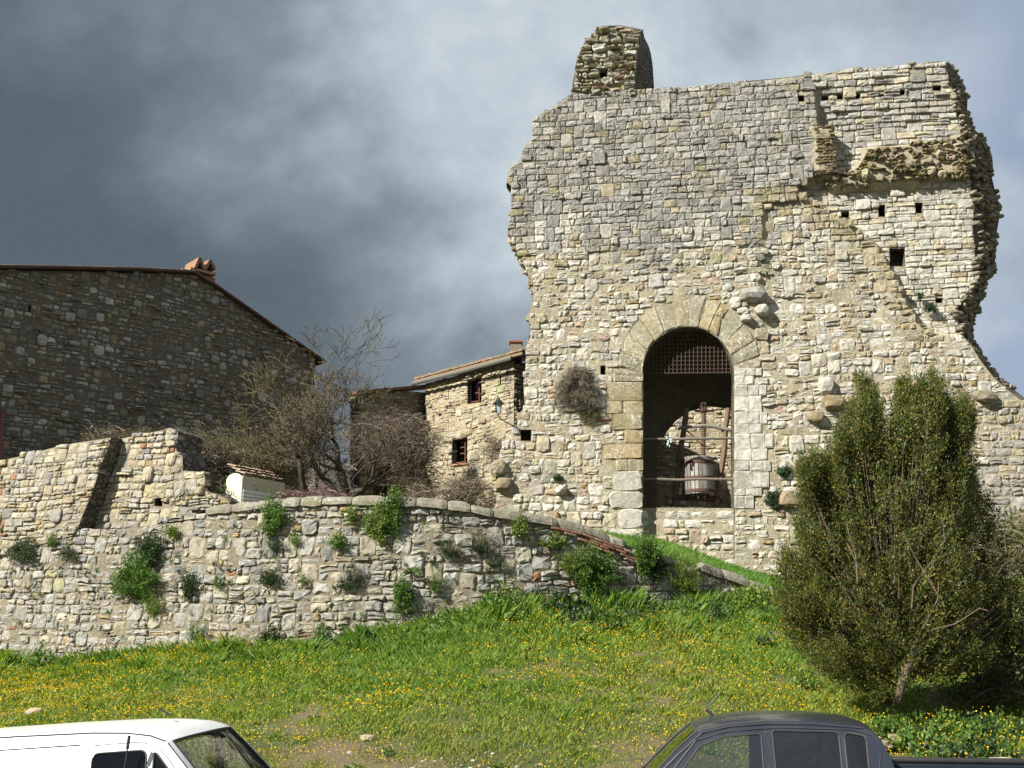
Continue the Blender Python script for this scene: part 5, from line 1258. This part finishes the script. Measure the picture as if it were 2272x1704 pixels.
def thicket(name, cpx, cpy, Y, rx, rz, ry, n, label, pal, seed, cat='bush', lmin=.5, lmax=1.5, arch_=.5, leafpal=None, nleaf=0, r=.006, struct=False):
    """tangled leafless canes growing from the ground inside an ellipsoid"""
    rg = random.Random(seed); c = at(cpx, cpy, Y); a = Acc(); O = Vector((c.x, c.y, c.z - rz)); lp_ = []
    for k in range(n):
        th = rg.uniform(0, 6.28); q = math.sqrt(rg.random()); x = c.x + rx * 1.15 * q * math.cos(th); y = c.y + ry * q * math.sin(th); hgt = math.sqrt(max(.06, 1 - q * q)) * rz * (.8 + .75 * noise.noise(Vector((x * 1.7, seed, 0))) + .35 * noise.noise(Vector((x * 5, seed, 3)))); z = c.z - rz + rg.uniform(0, 1.0) * (hgt + rz * .8)
        if noise.noise(Vector((x * 2.4, z * 2.4, seed + y))) < -.22: continue
        big = rg.random() < .07
        l = rg.uniform(lmin, lmax) * (1.7 if big else 1); d = Vector((rg.gauss(0, .8), rg.gauss(0, .5), rg.uniform(.1, 1))).normalized(); pts = [Vector((x, y, z)) - d * l * .5]
        for i in range(5): d = (d + Vector((rg.gauss(0, .18), rg.gauss(0, .18), -arch_ * .3 + rg.gauss(0, .12)))).normalized(); pts.append(pts[-1] + d * l / 5)
        v, f = tube_geo(pts, [r * (rg.uniform(2, 3.4) if big else rg.uniform(.6, 1.4)) * (1 - i * .14) for i in range(6)], 3, False); cc = pick(rg, pal); a.add(v, f, cc); lp_ += pts[2:]
    if nleaf:
        root = thing(name, label, cat, O); a.build('canes', M['twig'], root, O); P = np.array([tuple(q) for q in rg.choices(lp_, k=nleaf)]) + nr.normal(size=(nleaf, 3)) * .06 - np.array(O); a_, b_ = axes(nleaf, .3); L = Leaves(); L.add(P, a_, b_, nr.uniform(.03, .08, nleaf), nr.uniform(.02, .045, nleaf), cols(nleaf, leafpal)); L.mesh('leaves', M['leaf'], root); return root
    o = a.build(name, M['twig'], None, O); o.location = O; return tag(o, label, cat)
TW_ = [(2, (.17, .135, .10)), (2, (.12, .10, .07)), (1, (.26, .22, .18)), (1, (.20, .13, .10))]
BR = [(2, (.15, .13, .06)), (1, (.10, .095, .045)), (1, (.2, .16, .08))]
thicket('bramble', 440, 1000, 27.6, 1.15, .75, .7, 2200, 'brown bramble thicket spilling over the stepped end of the terrace wall', TW_, 3, leafpal=[(2, (.11, .13, .04)), (1, (.18, .15, .06)), (1, (.06, .09, .03))], nleaf=6500)
thicket('bramble', 560, 1000, 29.3, 1.2, .75, .7, 1300, 'tangle of dry brambles below the house gable, behind the cream hut', BR, 4, leafpal=BR, nleaf=3500)
thicket('bramble', 300, 957, 26.2, 1.1, .22, .35, 500, 'low strip of dead vines along the top of the terrace walls', TW_, 5, lmin=.2, lmax=.6, leafpal=BR, nleaf=900)
thicket('bramble', 468, 1085, 25., .7, .3, .4, 500, 'fresh green weeds among dead canes left of the cream hut', TW_, 8, lmin=.2, lmax=.6, leafpal=GREEN, nleaf=1800)
thicket('bramble', 690, 1092, 25.2, .75, .2, .4, 700, 'reddish low twigs behind the coping right of the cream hut', [(2, (.25, .16, .14)), (1, (.18, .13, .11))], 6, lmin=.2, lmax=.5)
thicket('thorn_bush', 735, 1045, 33.5, .6, .9, .7, 1300, 'pinkish grey mound of dead scrub between the two bare trees', [(2, (.30, .24, .20)), (1, (.22, .17, .14))], 7, lmin=.2, lmax=.6)
thicket('climbing_vine', 870, 935, 34.6, 1.35, .9, .3, 1800, 'mass of leafless climbing vine draped over the ruined annex', [(2, (.22, .17, .13)), (2, (.16, .125, .095)), (1, (.3, .25, .2))], 9, arch_=1.2)
thicket('climbing_vine', 1010, 1080, 33.4, 1.35, .65, .3, 1800, 'dry creeper and grass at the foot of the small house', [(2, (.26, .21, .15)), (1, (.18, .14, .10)), (1, (.32, .28, .2))], 10, lmin=.3, lmax=.9)
thicket('climbing_vine', 1115, 975, 32., .45, .65, .3, 420, 'thin bare vine climbing between the lantern and the tower edge', [(2, (.2, .165, .12)), (1, (.13, .11, .08))], 13, lmin=.3, lmax=.8)
thicket('climbing_vine', 920, 1010, 35.0, .6, .9, .3, 500, 'bare creeper hanging beside the lower room of the small house', [(2, (.26, .2, .14)), (1, (.18, .14, .10))], 14, arch_=1.3)

# the large juniper
JB = at(1990, 1560, 15.6); JB.z = gs(JB.x, JB.y)
jun = thing('juniper_tree', 'big dense olive-green juniper with many upright plumes in front of the tower base', 'tree', JB)
lobes = [(1912, 925, 20, 44), (1930, 960, 30, 55), (1905, 1010, 38, 55), (2020, 920, 30, 46), (2062, 915, 30, 42), (2045, 980, 52, 66), (2110, 950, 34, 46), (2140, 975, 14, 40), (1975, 1050, 62, 60), (2110, 1040, 48, 66), (1870, 1060, 34, 44), (1815, 1075, 30, 26), (1830, 1120, 46, 42), (1925, 1130, 88, 76), (2045, 1110, 90, 90), (2130, 1130, 34, 66), (1850, 1200, 72, 62), (1790, 1250, 44, 42), (1950, 1240, 100, 80), (2060, 1240, 95, 90), (1800, 1330, 66, 58), (1900, 1340, 95, 76), (2000, 1370, 100, 80), (1800, 1410, 46, 44), (1880, 1440, 74, 50), (1960, 1470, 84, 48), (1930, 1515, 46, 30), (2100, 1340, 80, 80), (2150, 1230, 60, 60), (2200, 1290, 66, 56), (2255, 1230, 46, 60), (2180, 1370, 80, 60), (2260, 1360, 60, 60), (2120, 1440, 76, 50), (1975, 985, 40, 50), (2000, 940, 22, 34), (2170, 1140, 46, 56), (2225, 1195, 46, 46), (1900, 1475, 80, 44), (1985, 1440, 70, 56), (1960, 1520, 60, 34), (2065, 1450, 80, 60), (1840, 1455, 50, 36)]
L = Leaves(); S = Acc(); total = sum(a_ * b_ for _, _, a_, b_ in lobes)
JP = [(3, (.095, .125, .028)), (2., (.055, .085, .022)), (2.2, (.165, .15, .03)), (1., (.26, .19, .04))]
plumes = []
for k in range(230):
    lx, ly, rx_, ry_ = rng.choice(lobes[:24]); an = rng.uniform(.3, math.pi + .5)
    plumes.append((lx + math.cos(an) * rx_ * 1.0, ly - math.sin(an) * ry_ * 1.06 - 10, rng.uniform(6, 11), rng.uniform(18, 46)))
for k in range(26): plumes.append((rng.choice([1905, 1920, 1940, 2010, 2030, 2060, 2080, 2110, 2145]) + rng.uniform(-8, 8), rng.uniform(890, 950), rng.uniform(7, 12), rng.uniform(22, 40)))
lobes += plumes
for lx, ly, rx_, ry_ in lobes:
    off = rng.uniform(-.3, .35) if rx_ < 70 else rng.uniform(-.15, .25)
    if lx > 2140: off += .35
    c = at(lx, ly, 15.6 + off); s = 15.6 / FPX; n = int(2500 * rx_ * ry_ / total * .85) + 7
    for k in range(n):
        v = Vector((rng.gauss(0, 1), rng.gauss(0, 1), rng.gauss(0, 1))).normalized(); q = rng.random() ** .33
        p = c + Vector((v.x * rx_ * s * q, v.y * min(rx_ * s * 1.0, .75) * q, v.z * ry_ * s * q))
        ax = (p - (JB + Vector((0, 0, 1.1)))); ax.normalize(); ax = (ax * .7 + Vector((rng.gauss(0, .25), rng.gauss(0, .25), .75))).normalized()
        l = rng.uniform(.22, .6); m_ = 72
        t = nr.uniform(0, 1, m_); rad = .062 * np.sqrt(np.sin(np.clip(t * .93 + .05, 0, 1) * math.pi)); off3 = nr.normal(size=(m_, 3)) * rad[:, None] * .75
        cc = np.array(p) + np.array(ax) * ((t - .5) * l)[:, None] + off3; a_ = unit(off3 * 8 + np.array(ax) * .8 + nr.normal(size=(m_, 3)) * .3); b_ = unit(np.cross(a_, nr.normal(size=(m_, 3))))
        tone = rng.uniform(.6, 1.35); L.add(cc - np.array(JB), a_, b_, nr.uniform(.02, .065, m_), nr.uniform(.009, .022, m_), cols(m_, JP) * tone)
        if k % 13 == 0: vv, ff = tube_geo([JB + Vector((0, 0, .5)) + (p - JB) * .35, JB + (p - JB) * .7 + Vector((0, 0, .1)), p], [.02, .012, .004], 4, False); S.add(vv, ff, (.13, .10, .07))
L.mesh('foliage', M['leaf'], jun); S.build('branches', M['bark'], jun, JB)
a = Acc()
for pts, r0 in [([(1992, 1560), (2005, 1500), (2030, 1440), (2040, 1400)], .07), ([(1950, 1560), (1955, 1480), (1935, 1400), (1930, 1250)], .08), ([(1975, 1565), (1985, 1450), (2010, 1300), (2040, 1150)], .09)]:
    vv, ff = tube_geo([at(x, y, 15.3 if r0 == .07 else 15.6) for x, y in pts], [r0, r0 * .85, r0 * .7, r0 * .4], 8); a.add(vv, ff, (.20, .155, .115) if r0 == .07 else (.12, .09, .065))
a.build('trunk', M['bark'], jun, JB, True)
for pts in [[(2022, 1350), (2030, 1300), (2065, 1250), (2095, 1200), (2090, 1150)], [(2050, 1395), (2080, 1330), (2082, 1290)], [(2000, 1180), (2030, 1240), (2060, 1290), (2080, 1320)], [(1885, 1175), (1895, 1230), (1905, 1290)], [(1880, 1205), (1900, 1240), (1915, 1285)], [(2060, 1400), (2120, 1385), (2170, 1350), (2190, 1355)]]:
    a = Acc(); vv, ff = tube_geo([at(x + rng.uniform(-4, 4), y, 14.75 + rng.uniform(-.1, .1)) for x, y in pts], [.009 * (1 - .1 * i) for i in range(len(pts))], 5); a.add(vv, ff, (.22, .17, .12)); a.build('bare_branch', M['bark'], jun, JB)
thicket('thorn_bush', 2235, 1170, 15.7, .8, .58, .5, 620, 'dead grey-brown twiggy bush at the right edge, its upper bare part', [(2, (.24, .19, .15)), (2, (.15, .115, .085)), (1, (.34, .29, .24))], 17, lmin=.3, lmax=.8, r=.0035, leafpal=[(1, (.14, .15, .04)), (1, (.1, .11, .03))], nleaf=1800)
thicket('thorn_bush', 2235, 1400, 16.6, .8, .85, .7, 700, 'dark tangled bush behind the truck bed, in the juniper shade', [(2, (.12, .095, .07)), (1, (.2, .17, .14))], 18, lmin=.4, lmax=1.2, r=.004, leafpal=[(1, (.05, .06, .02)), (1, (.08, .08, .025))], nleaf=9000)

# stones and rubble lying in the meadow
a = Acc()
for k in range(150):
    c = at(rng.gauss(1845, 60), 1560, rng.uniform(13.6, 14.8)); z = gs(c.x, c.y); s = rng.uniform(.03, .09); v, f = rock_geo((c.x, c.y, z + s * .5 + max(0, .12 - abs(c.x - 4.4) * .12)), (s * 1.3, s, s * .7), rng, .3, 0); a.add(v, f, pick(rng, [(2, (.38, .3, .22)), (1, (.48, .46, .43)), (1, (.27, .2, .14))]))
tag(a.build('rubble', M['stone']), kind='stuff')
a = Acc()
for k in range(260):
    x, y = rng.gauss(-.1, 1.3), 12.6 + abs(rng.gauss(0, .8)); s = rng.uniform(.008, .03); v, f = rock_geo((x, y, gs(x, y) + s * .3), (s * 1.4, s, s * .7), rng, .3, 0); a.add(v, f, pick(rng, [(2, (.42, .36, .28)), (1, (.5, .48, .43))]))
tag(a.build('gravel', M['stone']), kind='stuff')
for px, Y, s, lb in [(820, 14.9, .06, 'tan flat stone lying in the dry patch of the meadow'), (915, 13.4, .05, 'small white stone beside the bare earth patch'), (1062, 12.9, .08, 'pale pointed stone in the middle of the bare earth patch'), (2210, 13.6, .16, 'pale log-like stone in the weeds behind the truck bed'), (85, 17.5, .09, 'buff stone half hidden in the meadow above the van')]:
    c = at(px, 1500, Y); z = gs(c.x, c.y); v, f = rock_geo((0, 0, 0), (s * 1.6, s, s * .7), rng, .25, 1); a = Acc(); a.add(v, f, (.44, .38, .29)); o = a.build('loose_stone', M['stone']); o.location = (c.x, c.y, z + s * .6); tag(o, lb, 'stone')
# ------------------------------------------------------------------ vehicles
PAINT_W = paint_mat('white_paint', (.80, .80, .79), .3, 0, .5, .05); PAINT_D = paint_mat('slate_paint', (.018, .025, .040), .3, .25, .45, .06)
RUB, TRIM = paint_mat('rubber', (.025, .025, .026), .7, 0, 0, .1), paint_mat('black_trim', (.02, .02, .022), .45, 0, 0, .1)
CHROME = paint_mat('bright_metal', (.5, .5, .5), .2, .9, 0, .1); SEAT = paint_mat('seat_fabric', (.05, .05, .055), .9, 0, 0, .1)
GL_CLEAR, GL_DARK = glass_mat('clear_glass', (.62, .70, .66), .09), glass_mat('tinted_glass', (.10, .11, .11), .06)
LAMP = paint_mat('lamp_lens', (.75, .75, .72), .1, 0, .8, 0); LAMPR = paint_mat('red_lens', (.4, .02, .02), .15, 0, .8, 0)
def arch_pts(cx, r, z0): return [(cx + r * math.cos(R(a_)), z0 + r * math.sin(R(a_))) for a_ in range(180, -1, -20)]
def smooth_loop(P, r=.06, n=4):
    out = []
    for i in range(len(P)):
        a, b, c = Vector(P[i - 1]), Vector(P[i]), Vector(P[(i + 1) % len(P)]); d1, d2 = (a - b), (c - b); k = min(r, d1.length * .45, d2.length * .45)
        p, q = b + d1.normalized() * k, b + d2.normalized() * k
        for j in range(n + 1): t = j / n; out.append(tuple((p * (1 - t) + b * t).lerp(b * (1 - t) + q * t, t)))
    return out
def vehicle(root, upper, lower, hw, windows, paint, ws, ground=0., crown=.05, edge=4):
    """upper: profile points rear->front over the top; lower: bottom points front->rear; ws=(i,j) windscreen segment of upper"""
    prof = upper + lower
    hs = [w_[0] for w_ in windows]
    verts = []; edges = []
    def loop(p):
        b = len(verts); verts.extend(Vector(q) for q in p); edges.extend((b + i, b + (i + 1) % len(p)) for i in range(len(p)))
    loop(prof); [loop(h) for h in hs]
    xs = [p[0] for p in prof]; zs = [p[1] for p in prof]
    x = min(xs) + .1
    while x < max(xs):
        z = min(zs) + .07
        while z < max(zs):
            if inside(prof, x, z) and not any(inside(h, x, z) for h in hs): verts.append(Vector((x, z)))
            z += .11
        x += .15
    r = geometry.delaunay_2d_cdt(verts, edges, [], 0, 1e-4, False)
    F = [tuple(t) for t in r[2] if (lambda cu, cz: inside(prof, cu, cz) and not any(inside(h, cu, cz) for h in hs))(sum(r[0][i].x for i in t) / len(t), sum(r[0][i].y for i in t) / len(t))]
    a = Acc()
    for s in (-1, 1): a.add([(p.x, s * hw(p.x, p.y), p.y) for p in r[0]], F)
    T = [-1, -.97, -.9, -.75, -.5, -.25, 0, .25, .5, .75, .9, .97, 1]
    n = len(prof); cn = Vector((sum(xs) / n, sum(zs) / n))
    def cs(i):
        p = Vector(prof[i]); nx = Vector(prof[(i + 1) % n]) - Vector(prof[i - 1]); nm = Vector((-nx.y, nx.x)); nm = nm.normalized() if nm.length > 1e-6 else Vector((0, 1))
        if i >= len(upper): nm = Vector((0, 0))
        return [(p.x + nm.x * crown * (1 - abs(t) ** edge), t * hw(p.x, p.y), p.y + nm.y * crown * (1 - abs(t) ** edge)) for t in T]
    C = [cs(i) for i in range(n)]; m_ = len(T); v = [q for c in C for q in c]; f = []
    for i in range(n):
        j = (i + 1) % n
        for k in range(m_ - 1):
            if ws[0] <= i < ws[1] and 2 <= k < m_ - 3: continue
            f.append((i * m_ + k, j * m_ + k, j * m_ + k + 1, i * m_ + k + 1))
    a.add(v, f); body = a.build('body', paint, root)
    body.data.polygons.foreach_set('use_smooth', [True] * len(body.data.polygons))
    try: body.data.set_sharp_from_angle(angle=R(38))
    except Exception: pass
    g = Acc(); rows = [[C[i][k] for k in range(2, m_ - 2)] for i in range(ws[0], ws[1] + 1)]; w_ = len(rows[0]); vv = [(x - .012, y, z - .008) for rw in rows for x, y, z in rw]
    g.add(vv, [(i * w_ + k, (i + 1) * w_ + k, (i + 1) * w_ + k + 1, i * w_ + k + 1) for i in range(len(rows) - 1) for k in range(w_ - 1)]); g.build('windscreen', GL_CLEAR, root, smooth=True)
    a = Acc(); rim = [Vector(q) for q in rows[0]] + [Vector(rw[-1]) for rw in rows[1:]] + [Vector(q) for q in rows[-1][::-1][1:]] + [Vector(rw[0]) for rw in rows[::-1][1:]]
    v_, f_ = tube_geo(rim, .014, 5); a.add(v_, f_); a.build('windscreen_seal', RUB, root)
    for h, gm, nm in windows:
        for s in (-1, 1):
            g = Acc(); off = -.012; g.add([(x, s * (hw(x, z) + off), z) for x, z in h], [tuple(range(len(h)))]); g.build(nm, gm, root)
            a = Acc(); L_ = [Vector((x, s * (hw(x, z) - .002), z)) for x, z in h]; v_, f_ = tube_geo(L_ + [L_[0], L_[1]], .009, 5); a.add(v_, f_); a.build('window_seal', RUB, root)
    return body
def wheel(root, x, y, r, wd=.2):
    w_ = bpy.data.objects.new('wheel', None); COL.objects.link(w_); w_.parent = root; w_.location = (x, y, r); s = 1 if y > 0 else -1
    def lathe(pr, name, mat):
        v = []; f = []; n = 28; m_ = len(pr)
        for k in range(n): an = 2 * math.pi * k / n; v += [(q * math.cos(an), s * d, q * math.sin(an)) for q, d in pr]
        for k in range(n):
            for i in range(m_ - 1): f.append((k * m_ + i, ((k + 1) % n) * m_ + i, ((k + 1) % n) * m_ + i + 1, k * m_ + i + 1))
        a = Acc(); a.add(v, f); a.build(name, mat, w_, smooth=True)
    lathe([(r * .62, wd / 2 - .02), (r * .7, wd / 2), (r * .94, wd / 2 - .01), (r, wd / 2 - .04), (r, -wd / 2 + .04), (r * .9, -wd / 2), (r * .6, -wd / 2)], 'tyre', RUB)
    lathe([(.001, wd / 2 - .04), (r * .18, wd / 2 - .035), (r * .22, wd / 2 - .07), (r * .5, wd / 2 - .06), (r * .63, wd / 2 - .015), (r * .6, -wd / 2 + .03)], 'rim', CHROME)
def seam(root, pts, hw, name='seam', r=.0035, mat=None, sides=(-1, 1), off=.0025):
    for s in sides:
        a = Acc(); v, f = tube_geo([Vector((x, s * (hw(x, z) + off), z)) for x, z in pts], r, 4); a.add(v, f); a.build(name, mat or TRIM, root)
def bx(root, name, x0, x1, y0, y1, z0, z1, mat, bev=.02):
    import bmesh
    a = Acc(); v, f = box_geo(x0, x1, y0, y1, z0, z1); a.add(v, f); o = a.build(name, mat, root)
    bm = bmesh.new(); bm.from_mesh(o.data); bmesh.ops.bevel(bm, geom=list(bm.edges), offset=bev, segments=2, affect='EDGES', profile=.6); bm.to_mesh(o.data); bm.free(); return o

# white panel van
vr = at(187, 1607, 10.5); van = thing('panel_van', 'white panel van parked at the road edge, nose pointing towards the pickup', 'van', (vr.x + .22, 11.45, road_z(vr.x) + .0))
van.rotation_euler = (0, R(-3.8), R(-6.5))
def hwv(x, z):
    w_ = .96 - .02 * max(0, .9 - z) - .15 * max(0, z - 1.05) / .9 - .06 * max(0, (z - 1.7) / .25) ** 2
    return w_ * (1 - .10 * max(0, (x - 1.2) / 1.1) ** 2)
up = [(-2.75, .42), (-2.78, .9), (-2.74, 1.5), (-2.70, 1.84), (-2.62, 1.92), (-2.4, 1.955), (-1.6, 1.97), (-.8, 1.975), (0, 1.965), (.35, 1.945), (.6, 1.91), (.74, 1.86), (.80, 1.82), (.98, 1.63), (1.16, 1.43), (1.34, 1.22), (1.6, 1.12), (1.95, .98), (2.1, .86), (2.16, .6), (2.14, .36)]
lo = [(1.75, .32)] + [(x, z) for x, z in arch_pts(1.28, .38, .36)][::-1] + [(.85, .30), (-1.2, .30)] + arch_pts(-1.65, .38, .36)[::-1] + [(-2.1, .32)]
dw = smooth_loop([(.05, 1.10), (.05, 1.765), (.59, 1.77), (.62, 1.10)], .07); qw = smooth_loop([(.665, 1.12), (.665, 1.745), (.70, 1.73), (1.10, 1.27), (1.08, 1.12)], .03, 3)
vehicle(van, up, lo, hwv, [(dw, GL_CLEAR, 'door_window'), (qw, GL_CLEAR, 'quarter_window')], PAINT_W, (12, 15), crown=.028)
for x in (-1.65, 1.28):
    for y in (-.84, .84): wheel(van, x, y, .33)
seam(van, [(-.02, .4), (-.02, 1.2), (.0, 1.81), (.06, 1.84), (.5, 1.845), (.66, 1.81), (.80, 1.70), (1.0, 1.44), (1.16, 1.25), (1.18, .75)], hwv); seam(van, [(-.10, .4), (-.10, 1.80)], hwv)
seam(van, [(-1.3, .4), (-1.3, 1.80)], hwv); seam(van, [(-2.7, 1.82), (-1.3, 1.845), (-.10, 1.85)], hwv, 'roof_groove', .006); seam(van, [(-1.24, 1.68), (-.2, 1.69)], hwv, 'panel_crease', .004, PAINT_W)
seam(van, [(-2.6, 1.925), (-1.6, 1.955), (-.8, 1.96), (0, 1.95), (.35, 1.93), (.6, 1.895), (.76, 1.84)], hwv, 'drip_rail', .009, TRIM, off=.004)
seam(van, [(.79, 1.82), (.97, 1.63), (1.15, 1.43), (1.33, 1.22)], hwv, 'pillar_seal', .008, RUB, off=.0)
for s in (-1, 1):
    a = Acc(); v, f = tube_geo([(.95, s * .99, 1.2), (.93, s * 1.12, 1.18)], .03, 6); a.add(v, f); a.build('mirror_arm', TRIM, van); bx(van, 'wing_mirror', .86, .98, s * 1.13 - .09, s * 1.13 + .09, .98, 1.27, TRIM, .03); bx(van, 'door_handle', .08, .24, s * .955 - .02, s * .955 + .02, .98, 1.01, TRIM, .008)
    bx(van, 'headlight', 1.92, 2.12, s * .72 - .16, s * .72 + .16, .66, .88, LAMP, .03); bx(van, 'tail_light', -2.8, -2.74, s * .86 - .05, s * .86 + .05, .9, 1.35, LAMPR, .01)
bx(van, 'bumper', 2.0, 2.24, -.88, .88, .34, .58, TRIM, .05); bx(van, 'dashboard', .95, 1.35, -.8, .8, .85, 1.12, TRIM, .04); bx(van, 'seat', .1, .55, -.7, -.2, .5, .75, SEAT, .05); bx(van, 'seat_back', .0, .18, -.7, -.2, .7, 1.38, SEAT, .06); bx(van, 'headrest', .0, .12, -.57, -.33, 1.42, 1.6, SEAT, .04)
bx(van, 'seat', .1, .55, .2, .7, .5, .75, SEAT, .05); bx(van, 'seat_back', .0, .18, .2, .7, .7, 1.38, SEAT, .06); bx(van, 'bulkhead', -.12, -.08, -.75, .75, .4, 1.8, SEAT, .01)
a = Acc(); v, f = tube_geo([(.33, -1.0, .9), (.42, -.995, 1.45), (.47, -.99, 1.80)], .007, 5); a.add(v, f); v, f = tube_geo([(.47, -.99, 1.80), (.485, -.985, 1.92)], .016, 6); a.add(v, f)
ao = a.build('aerial', TRIM, van)
a = Acc(); v, f = tube_geo([(.40, .1, 2.03), (.28, .1, 2.10)], .012, 5); a.add(v, f); a.build('roof_aerial', TRIM, van)
a = Acc(); v, f = tube_geo([(1.36, -.4, 1.27), (1.24, -.1, 1.42), (1.22, .2, 1.44)], .009, 4); a.add(v, f); a.build('wiper', TRIM, van); bx(van, 'tax_disc', .875, .885, -.62, -.55, 1.66, 1.72, paint_mat('blue_sticker', (.03, .08, .5), .5, 0, 0, 0), .002)

# slate double-cab pickup
pr_ = at(1985, 1700, 9.6); pick_ = thing('pickup_truck', 'dark slate double-cab pickup parked at the road edge, facing the van', 'pickup', (pr_.x + .20, 10.50, road_z(2.9) - .04))
pick_.rotation_euler = (0, 0, R(180 - 8))
def hwp(x, z):
    w_ = .90 - .03 * max(0, .8 - z) - .26 * max(0, z - 1.12) / .65 - .05 * max(0, (z - 1.6) / .15) ** 2
    return w_ * (1 - .12 * max(0, (x - 2.4) / 1.2) ** 2)
up = [(0, .5), (.0, 1.0), (.02, 1.25), (.06, 1.45), (.12, 1.60), (.19, 1.69), (.32, 1.735), (.7, 1.765), (1.1, 1.765), (1.45, 1.735), (1.68, 1.685), (1.74, 1.655), (1.93, 1.50), (2.10, 1.335), (2.27, 1.17), (2.75, 1.10), (3.25, 1.03), (3.5, .92), (3.58, .7), (3.56, .42)]
lo = [(3.3, .38)] + arch_pts(2.72, .42, .4) [::-1] + [(2.25, .4), (.3, .42)]
fw = smooth_loop([(1.17, 1.12), (1.17, 1.665), (1.50, 1.635), (1.72, 1.555), (2.00, 1.22), (2.03, 1.12)], .04); rw_ = smooth_loop([(.50, 1.12), (.485, 1.685), (1.07, 1.69), (1.07, 1.12)], .035); cw_ = smooth_loop([(.455, 1.13), (.44, 1.68), (.25, 1.655), (.27, 1.30), (.34, 1.18)], .05)
vehicle(pick_, up, lo, hwp, [(fw, GL_CLEAR, 'door_window'), (rw_, GL_DARK, 'door_window'), (cw_, GL_DARK, 'quarter_window')], PAINT_D, (11, 14), crown=.035)
for x in (2.72, -.85):
    for y in (-.80, .80): wheel(pick_, x, y, .38, .24)
seam(pick_, [(1.11, .55), (1.12, 1.2), (1.12, 1.70)], hwp, 'door_seam', .008); seam(pick_, [(.30, .9), (.34, 1.1), (.20, 1.3), (.15, 1.5), (.20, 1.66), (.34, 1.70), (.8, 1.71), (1.12, 1.705), (1.48, 1.675), (1.76, 1.595), (1.95, 1.38), (2.13, 1.16), (2.2, .6)], hwp, 'door_seam', .006)
seam(pick_, [(.26, 1.715), (.7, 1.742), (1.1, 1.742), (1.45, 1.715), (1.7, 1.66), (1.92, 1.48), (2.25, 1.18)], hwp, 'roof_channel', .008, off=.003)
a = Acc(); 
for s in (-1, 1):
    b_ = [Vector((x, s * (hwp(x, z) + .004), z)) for x, z in ((1.09, 1.12), (1.15, 1.12), (1.15, 1.68), (1.09, 1.69))]; a.add(b_, [(0, 1, 2, 3)])
a.build('pillar_trim', TRIM, pick_)
for s in (-1, 1):
    bx(pick_, 'wing_mirror', 1.9, 2.02, s * 1.04 - .1, s * 1.04 + .1, 1.08, 1.28, PAINT_D, .04); bx(pick_, 'door_handle', .55, .72, s * .905 - .02, s * .905 + .02, .98, 1.02, CHROME, .008); bx(pick_, 'door_handle', 1.25, 1.42, s * .905 - .02, s * .905 + .02, .98, 1.02, CHROME, .008)
    bx(pick_, 'headlight', 3.3, 3.54, s * .64 - .16, s * .64 + .16, .72, .9, LAMP, .03)
bx(pick_, 'bumper', 3.4, 3.68, -.84, .84, .4, .62, PAINT_D, .06)
for y0, y1 in ((-.66, -.16), (.16, .66)):
    bx(pick_, 'seat_back', 1.02, 1.2, y0, y1, .7, 1.32, SEAT, .06); bx(pick_, 'headrest', 1.02, 1.13, y0 + .13, y1 - .13, 1.36, 1.54, SEAT, .04)
bx(pick_, 'dashboard', 1.9, 2.22, -.72, .72, .8, 1.08, TRIM, .04); bx(pick_, 'rear_bench', .2, .36, -.68, .68, .7, 1.38, SEAT, .05)
# load bed
bed = bpy.data.objects.new('load_bed', None); COL.objects.link(bed); bed.parent = pick_
bx(bed, 'bed_side', -1.62, -.04, .80, .90, .5, 1.28, PAINT_D, .03); bx(bed, 'bed_side', -1.62, -.04, -.90, -.80, .5, 1.28, PAINT_D, .03); bx(bed, 'tailgate', -1.68, -1.60, -.86, .86, .55, 1.26, PAINT_D, .03)
bx(bed, 'bed_front', -.10, -.04, -.80, .80, .5, 1.22, PAINT_D, .02); bx(bed, 'bed_floor', -1.6, -.08, -.8, .8, .62, .68, TRIM, .01)
for s in (-1, 1): bx(bed, 'rail_cap', -1.62, -.05, s * .85 - .07, s * .85 + .07, 1.275, 1.315, TRIM, .015)
bx(bed, 'tailgate_cap', -1.70, -1.59, -.8, .8, 1.255, 1.285, TRIM, .01)
a = Acc(); v, f = tube_geo([(1.55, -.3, 1.745), (1.62, -.3, 1.80)], .016, 6); a.add(v, f); v, f = tube_geo([(1.62, -.3, 1.80), (1.48, -.3, 1.95)], .006, 4); a.add(v, f); a.build('aerial', TRIM, pick_)
